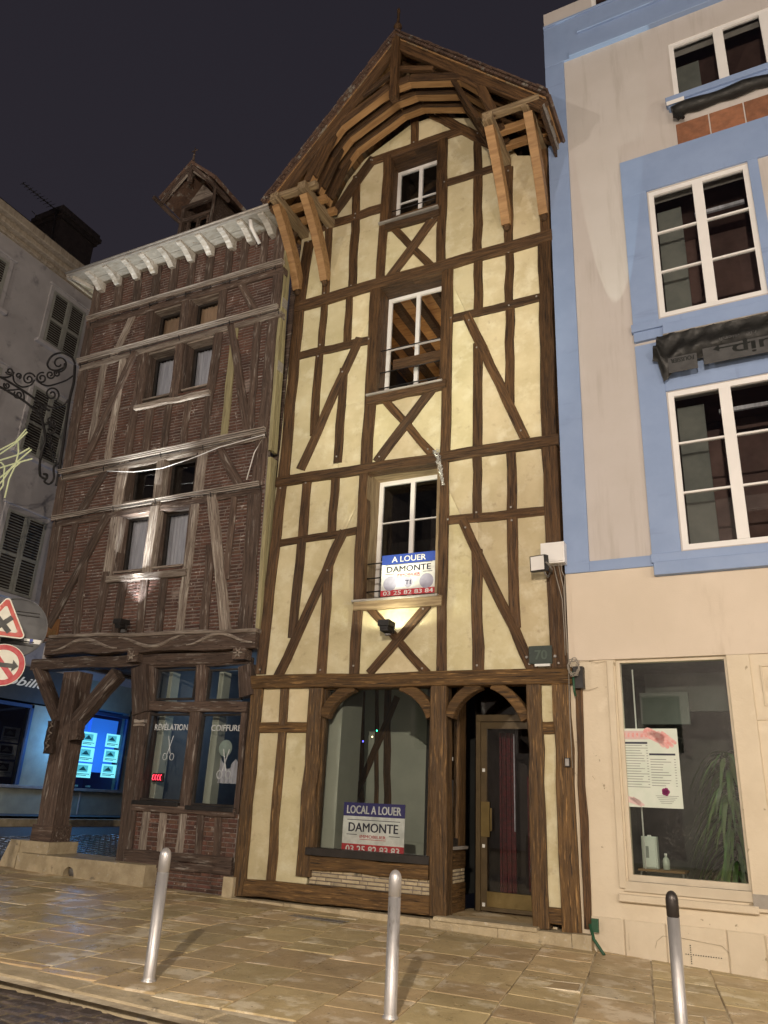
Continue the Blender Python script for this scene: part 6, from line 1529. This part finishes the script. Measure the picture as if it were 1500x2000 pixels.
# poster, and what stands behind the glass
PQ = PR.shifted(-.095)
q = rect(PQ, [(1209, 1423), (1322, 1423), (1335, 1580), (1218, 1575)]); PO = root('price_poster', 'pale price list poster with pink hands taped inside the cream shop window', 'poster', PQ.w(q[0], q[2]))
w, h = q[1]-q[0], q[3]-q[2]
def pr_(a, b_, c, d_, m_, nm, o=.001): return pbox(PQ, q[0]+a*w, q[0]+b_*w, q[2]+c*h, q[2]+d_*h, o, o+.0015, m_, nm, PO, c=0)
pr_(0, 1, 0, 1, PPALE, 'sheet', -.002)
HEADC = MAT('print_head_pink', (.66, .5, .48), (.6, .42, .42), 9, bump=0, rand=0)
pr_(.03, .62, .86, .97, HEADC, 'header')
for k in range(6): pr_(.07+k*.075, .11+k*.075, .885, .945, PPINK, 'header_mark', .0028)
# hand picture: palm and fingers
hb = Bag()
def lobe(cx_, cy_, L, r, a): 
    P = [(L/2*s_x+r*math.cos(t), r*math.sin(t)) for s_x, t0 in ((1, -PI/2), (-1, PI/2)) for t in [t0+PI*i/6 for i in range(7)]]
    P = [(q[0]+cx_*w+(x*math.cos(a)-y*math.sin(a))*w, q[2]+cy_*h+(x*math.sin(a)+y*math.cos(a))*w, .0035) for x, y in P]; hb.add(P, [tuple(range(len(P)))])
for cx_, cy_, L, r, a in ((.60, .91, .22, .085, -.5), (.66, .86, .28, .03, -.9), (.72, .85, .30, .032, -.85), (.79, .86, .30, .032, -.8), (.85, .88, .26, .03, -.7), (.50, .93, .2, .03, .2)): lobe(cx_, cy_, L, r, a)
put('hand_picture', mesh('hand_picture', hb.V, hb.F), PO, PQ.mat(0, 0), PPINK)
hb = Bag()
for cx_, cy_, L, r, a in ((.16, .08, .2, .05, -.3), (.26, .07, .2, .018, -.6), (.22, .06, .2, .018, -.6)): lobe(cx_, cy_, L, r, a)
put('hand_picture', mesh('hand_picture', hb.V, hb.F), PO, PQ.mat(0, 0), HEADC)
pr_(.06, .48, .80, .825, PDARK, 'heading_bar'); pr_(.50, .94, .655, .68, PDARK, 'heading_bar')
for i in range(17):
    y = .775-i*.033; pr_(.06+.0*i, .06+random.uniform(.24, .40), y, y+.008, PGREY, 'text_line'); pr_(.45, .48, y, y+.008, PGREY, 'text_line')
for i in range(11):
    y = .60-i*.033; pr_(.51, .51+random.uniform(.18, .36), y, y+.008, PGREY, 'text_line'); pr_(.91, .94, y, y+.008, PGREY, 'text_line')
V, F = lathe([(.028, 0), (.028, .001)], 7)
bb = Bag()
for k in range(5): bb.add(V, F, PQ.mat(q[0]+.73*w+.022*math.cos(k*1.257), q[2]+.20*h+.022*math.sin(k*1.257), .002))
bb.put('flower_print', MAT('print_magenta', (.30, .03, .16), None, 5, bump=0, rand=0), PO)
for i in range(5): pr_(.56+.02*i, .94-.03*i, .145-i*.022, .151-i*.022, PGREY, 'text_line')
# table, white appliance, bottle
tb = ru(1275, 1705); TBL = root('small_table', 'small wooden table just inside the cream shop window', 'table', PR.w(tb[0]+.05, sh[2]-.05, -.4))
tu0, tu1, tvz = ru(1240, 1700)[0]+.0, ru(1322, 1700)[0]+.06, ru(1280, 1697)[1]-.02
pbox(PR, tu0, tu1, tvz-.025, tvz, -.60, -.20, TABLE, 'table_top', TBL)
for a in (tu0+.03, tu1-.03):
    for o in (-.25, -.56): tube('leg', [PR.w(a, tvz-.02, o), PR.w(a+(.02 if a > tu0+.1 else -.02), sh[2]-.24, o)], .012, GREYM, TBL)
AP = root('white_appliance', 'tall white appliance with a dark slot on the small table', 'appliance', PR.w(tu0+.12, tvz, -.36))
V, F = boxvf(-.09, .09, 0, .36, -.07, .07, .02); put('body', mesh('body', V, F), AP, PR.mat(tu0+.13, tvz+.001, -.36), MAT('appliance_white', (.66, .7, .66), (.62, .66, .62), 4, bump=0, rand=0))
V, F = boxvf(-.02, .015, .12, .25, .0, .004); put('slot', mesh('slot', V, F), AP, PR.mat(tu0+.11, tvz+.001, -.289), PGREY)
V, F = boxvf(-.02, .02, .36, .375, -.02, .02); put('button', mesh('button', V, F), AP, PR.mat(tu0+.13, tvz+.001, -.36), PVC)
BT = root('clear_bottle', 'small clear bottle with a white cap beside the white appliance', 'bottle', PR.w(tu0+.31, tvz, -.34))
V, F = lathe([(.038, 0), (.04, .01), (.04, .1), (.03, .125), (.014, .14), (.014, .15)], 14); Mx = Matrix.Translation(PR.w(tu0+.31, tvz+.001, -.34)); put('body', mesh('body', V, F, True), BT, Mx, MAT('cloudy_plastic', (.5, .54, .48), None, 5, rough=(.2, .3), bump=0, rand=0))
V, F = lathe([(.016, .15), (.016, .18)], 12); put('cap', mesh('cap', V, F, True), BT, Mx, PVC)
# indoor plant
pl0 = PR.w(ru(1400, 1600)[0]+.12, sh[2]-.25, -.72); PT_ = root('indoor_plant', 'large indoor plant with drooping strap leaves behind the cream shop window', 'plant', pl0)
V, F = lathe([(.15, 0), (.19, .3), (.2, .32)], 16); put('pot', mesh('pot', V, F, True), PT_, Matrix.Translation(pl0+Vector((0, 0, -.15))), BRICK)
tube('stem', [pl0+Vector((0, 0, .1)), pl0+Vector((.03, 0, 1.0)), pl0+Vector((-.03, 0, 1.7))], [.03, .025, .012], OLDW, PT_)
nleaf = 0
for k in range(290):
    z = random.choice([.45, .7, .95, 1.2, 1.45, 1.65])+random.uniform(-.12, .12); a = random.uniform(0, 2*PI); L = random.uniform(.38, .75)*(1.0 if z < 1.3 else .75); W2_ = random.uniform(.012, .03)
    V = []; n = 6
    for i in range(n+1):
        t = i/n; r = L*(t*.85); zz_ = z+L*(.45*t-1.25*t*t); ww = W2_*math.sin(PI*min(1, t*.9+.08))+.002
        c_ = Vector((math.cos(a)*r, math.sin(a)*r*.8, zz_)); s_v = Vector((-math.sin(a), math.cos(a), 0))*ww; V += [c_-s_v, c_+s_v+Vector((0, 0, .006))]
    F = [(2*i, 2*i+1, 2*i+3, 2*i+2) for i in range(n)]
    put('leaf', mesh('leaf', V, F, True), PT_, Matrix.Translation(pl0), LEAF)
point('shop_fill_light', PR.w(ru(1390, 1600)[0]-.35, .9, -.42), 6, (.95, 1, .8), .15)  # added fill that brings out the plant and the room
# torn black tarpaulin under the sill
TP = root('black_tarpaulin', 'crumpled black printed tarpaulin hanging under the blue sill between the two large windows', 'tarpaulin', PR.at(1390, 690, .2))
nu, nv = 60, 14; V = []
uA = ru(1272, 690)[0]; uB = W_-.2
for j in range(nv+1):
    for i in range(nu+1):
        t = i/nu; u = uA+.12+(uB-uA)*t**1.3; s_ = j/nv
        top = s1b-.07-.0*t; droop = .52-.06*math.sin(t*7)+(.22*math.exp(-((t-.035)/.045)**2))
        if t < .02: droop *= .55
        v = top-droop*s_; o = .16+.05*math.sin(s_*PI)+.025*math.sin(u*9+s_*3)*s_+.02*math.sin(u*23+s_*8)+.03*math.sin(s_*9+u)
        if t < .04: o += .03*math.sin(s_*14)
        V.append((u-.10*s_*math.exp(-t*40), v, o))
F = [(j*(nu+1)+i, j*(nu+1)+i+1, (j+1)*(nu+1)+i+1, (j+1)*(nu+1)+i) for j in range(nv) for i in range(nu)]
put('sheet', mesh('sheet', V, F, True), TP, PR.mat(0, 0), TARP)
uq = ru(1365, 712)[0]; vq = ru(1430, 700)[1]
pbox(PR, uA+.24, uA+.62, vq-.18, vq+.06, .235, .242, TARPG, 'printed_panel', TP, c=0); pbox(PR, uA+.70, uB, vq-.15, vq+.10, .235, .242, TARPG, 'printed_panel', TP, c=0)
text('FOUSSIER', .07, SIGNK, PR, uA+.43, vq-.0, .244, TP, 'lettering', width=.3, ang=PI)
text('équip', .19, SIGNK, PR, uA+1.55, vq-.03, .244, TP, 'lettering', width=.95, ang=PI, bold=0)
text('www.foussier.fr', .06, TARPG, PR, uA+1.25, vq+.19, .24, TP, 'lettering', width=.7, ang=PI)
pbox(PR, uA+.9, uA+1.3, vq+.045, vq+.065, .243, .246, SIGNK, 'arrow_shaft', TP, c=0)
put('arrow_head', mesh('arrow_head', [(0, 0, 0), (.08, .05, 0), (.08, -.05, 0)], [(0, 2, 1)]), TP, PR.mat(uA+.83, vq+.055, .246), SIGNK)
pbox(PR, uA+.2, W_, s1b-.075, s1b-.055, .0, .2, GALV, 'batten', TP)
N2 = root('rolled_netting', 'rolled black netting hanging under the uppermost blue window sill', 'netting', PR.at(1400, 230, .15))
pts = [PR.w(w3[0]-.02+(W_-w3[0])*i/24, s3-.20+.012*math.sin(i*2.1)+(.0 if i else -.06), .10+.015*math.sin(i*1.3)) for i in range(25)]
tube('roll', pts, [.13]+[.10+.012*math.sin(i*1.7) for i in range(24)], TARP, N2, 9)
bb = Bag()
for k in range(5): bb.tube([pts[0]+Vector((.02*k, -.05, -.02*k)), pts[0]+Vector((.03*k, -.06, -.12-.02*k))], .03, 5)
bb.put('loose_folds', TARP, N2)
# added upward light on the blue facade
pf_ = PR.w(us0+.35, sl2+.10, .22)
# unseen spot with no fixture, narrowed to shape the wedge of light
wl_ = PR.uv(1222, 1000)[0]
spot('flood_beam', PR.w(wl_, bandb+.1, .62), PR.w(wl_+.22, TOP, -.14), 1250, (.88, 1, .86), 9.5, .04, .01)

# ================================================================== houses across the street, behind the camera (only seen in reflections)
OB = root('opposite_building', 'pale building on the opposite side of the street, reflected in the windows', 'building', (-3, -9, -1.5))
PO_ = Plane((0, -9.2, 0), (-1, 0, 0), (0, 0, 1))
hs = []
for k in range(7):
    for f in range(3): hs.append((-12+k*4, -10.6+k*4, 2.2+f*3.4, 4.2+f*3.4))
us = sorted({-16, 18}|{h for q in hs for h in q[:2]}); vs = sorted({-1.5, 11.5}|{h for q in hs for h in q[2:]})
wallgrid(PO_, us, vs, hs, 0, .4, GREYW, OB, 'wall')
for h in hs: room(PO_, *h, .5, -.38, ROOMD, OB, 'window_recess')
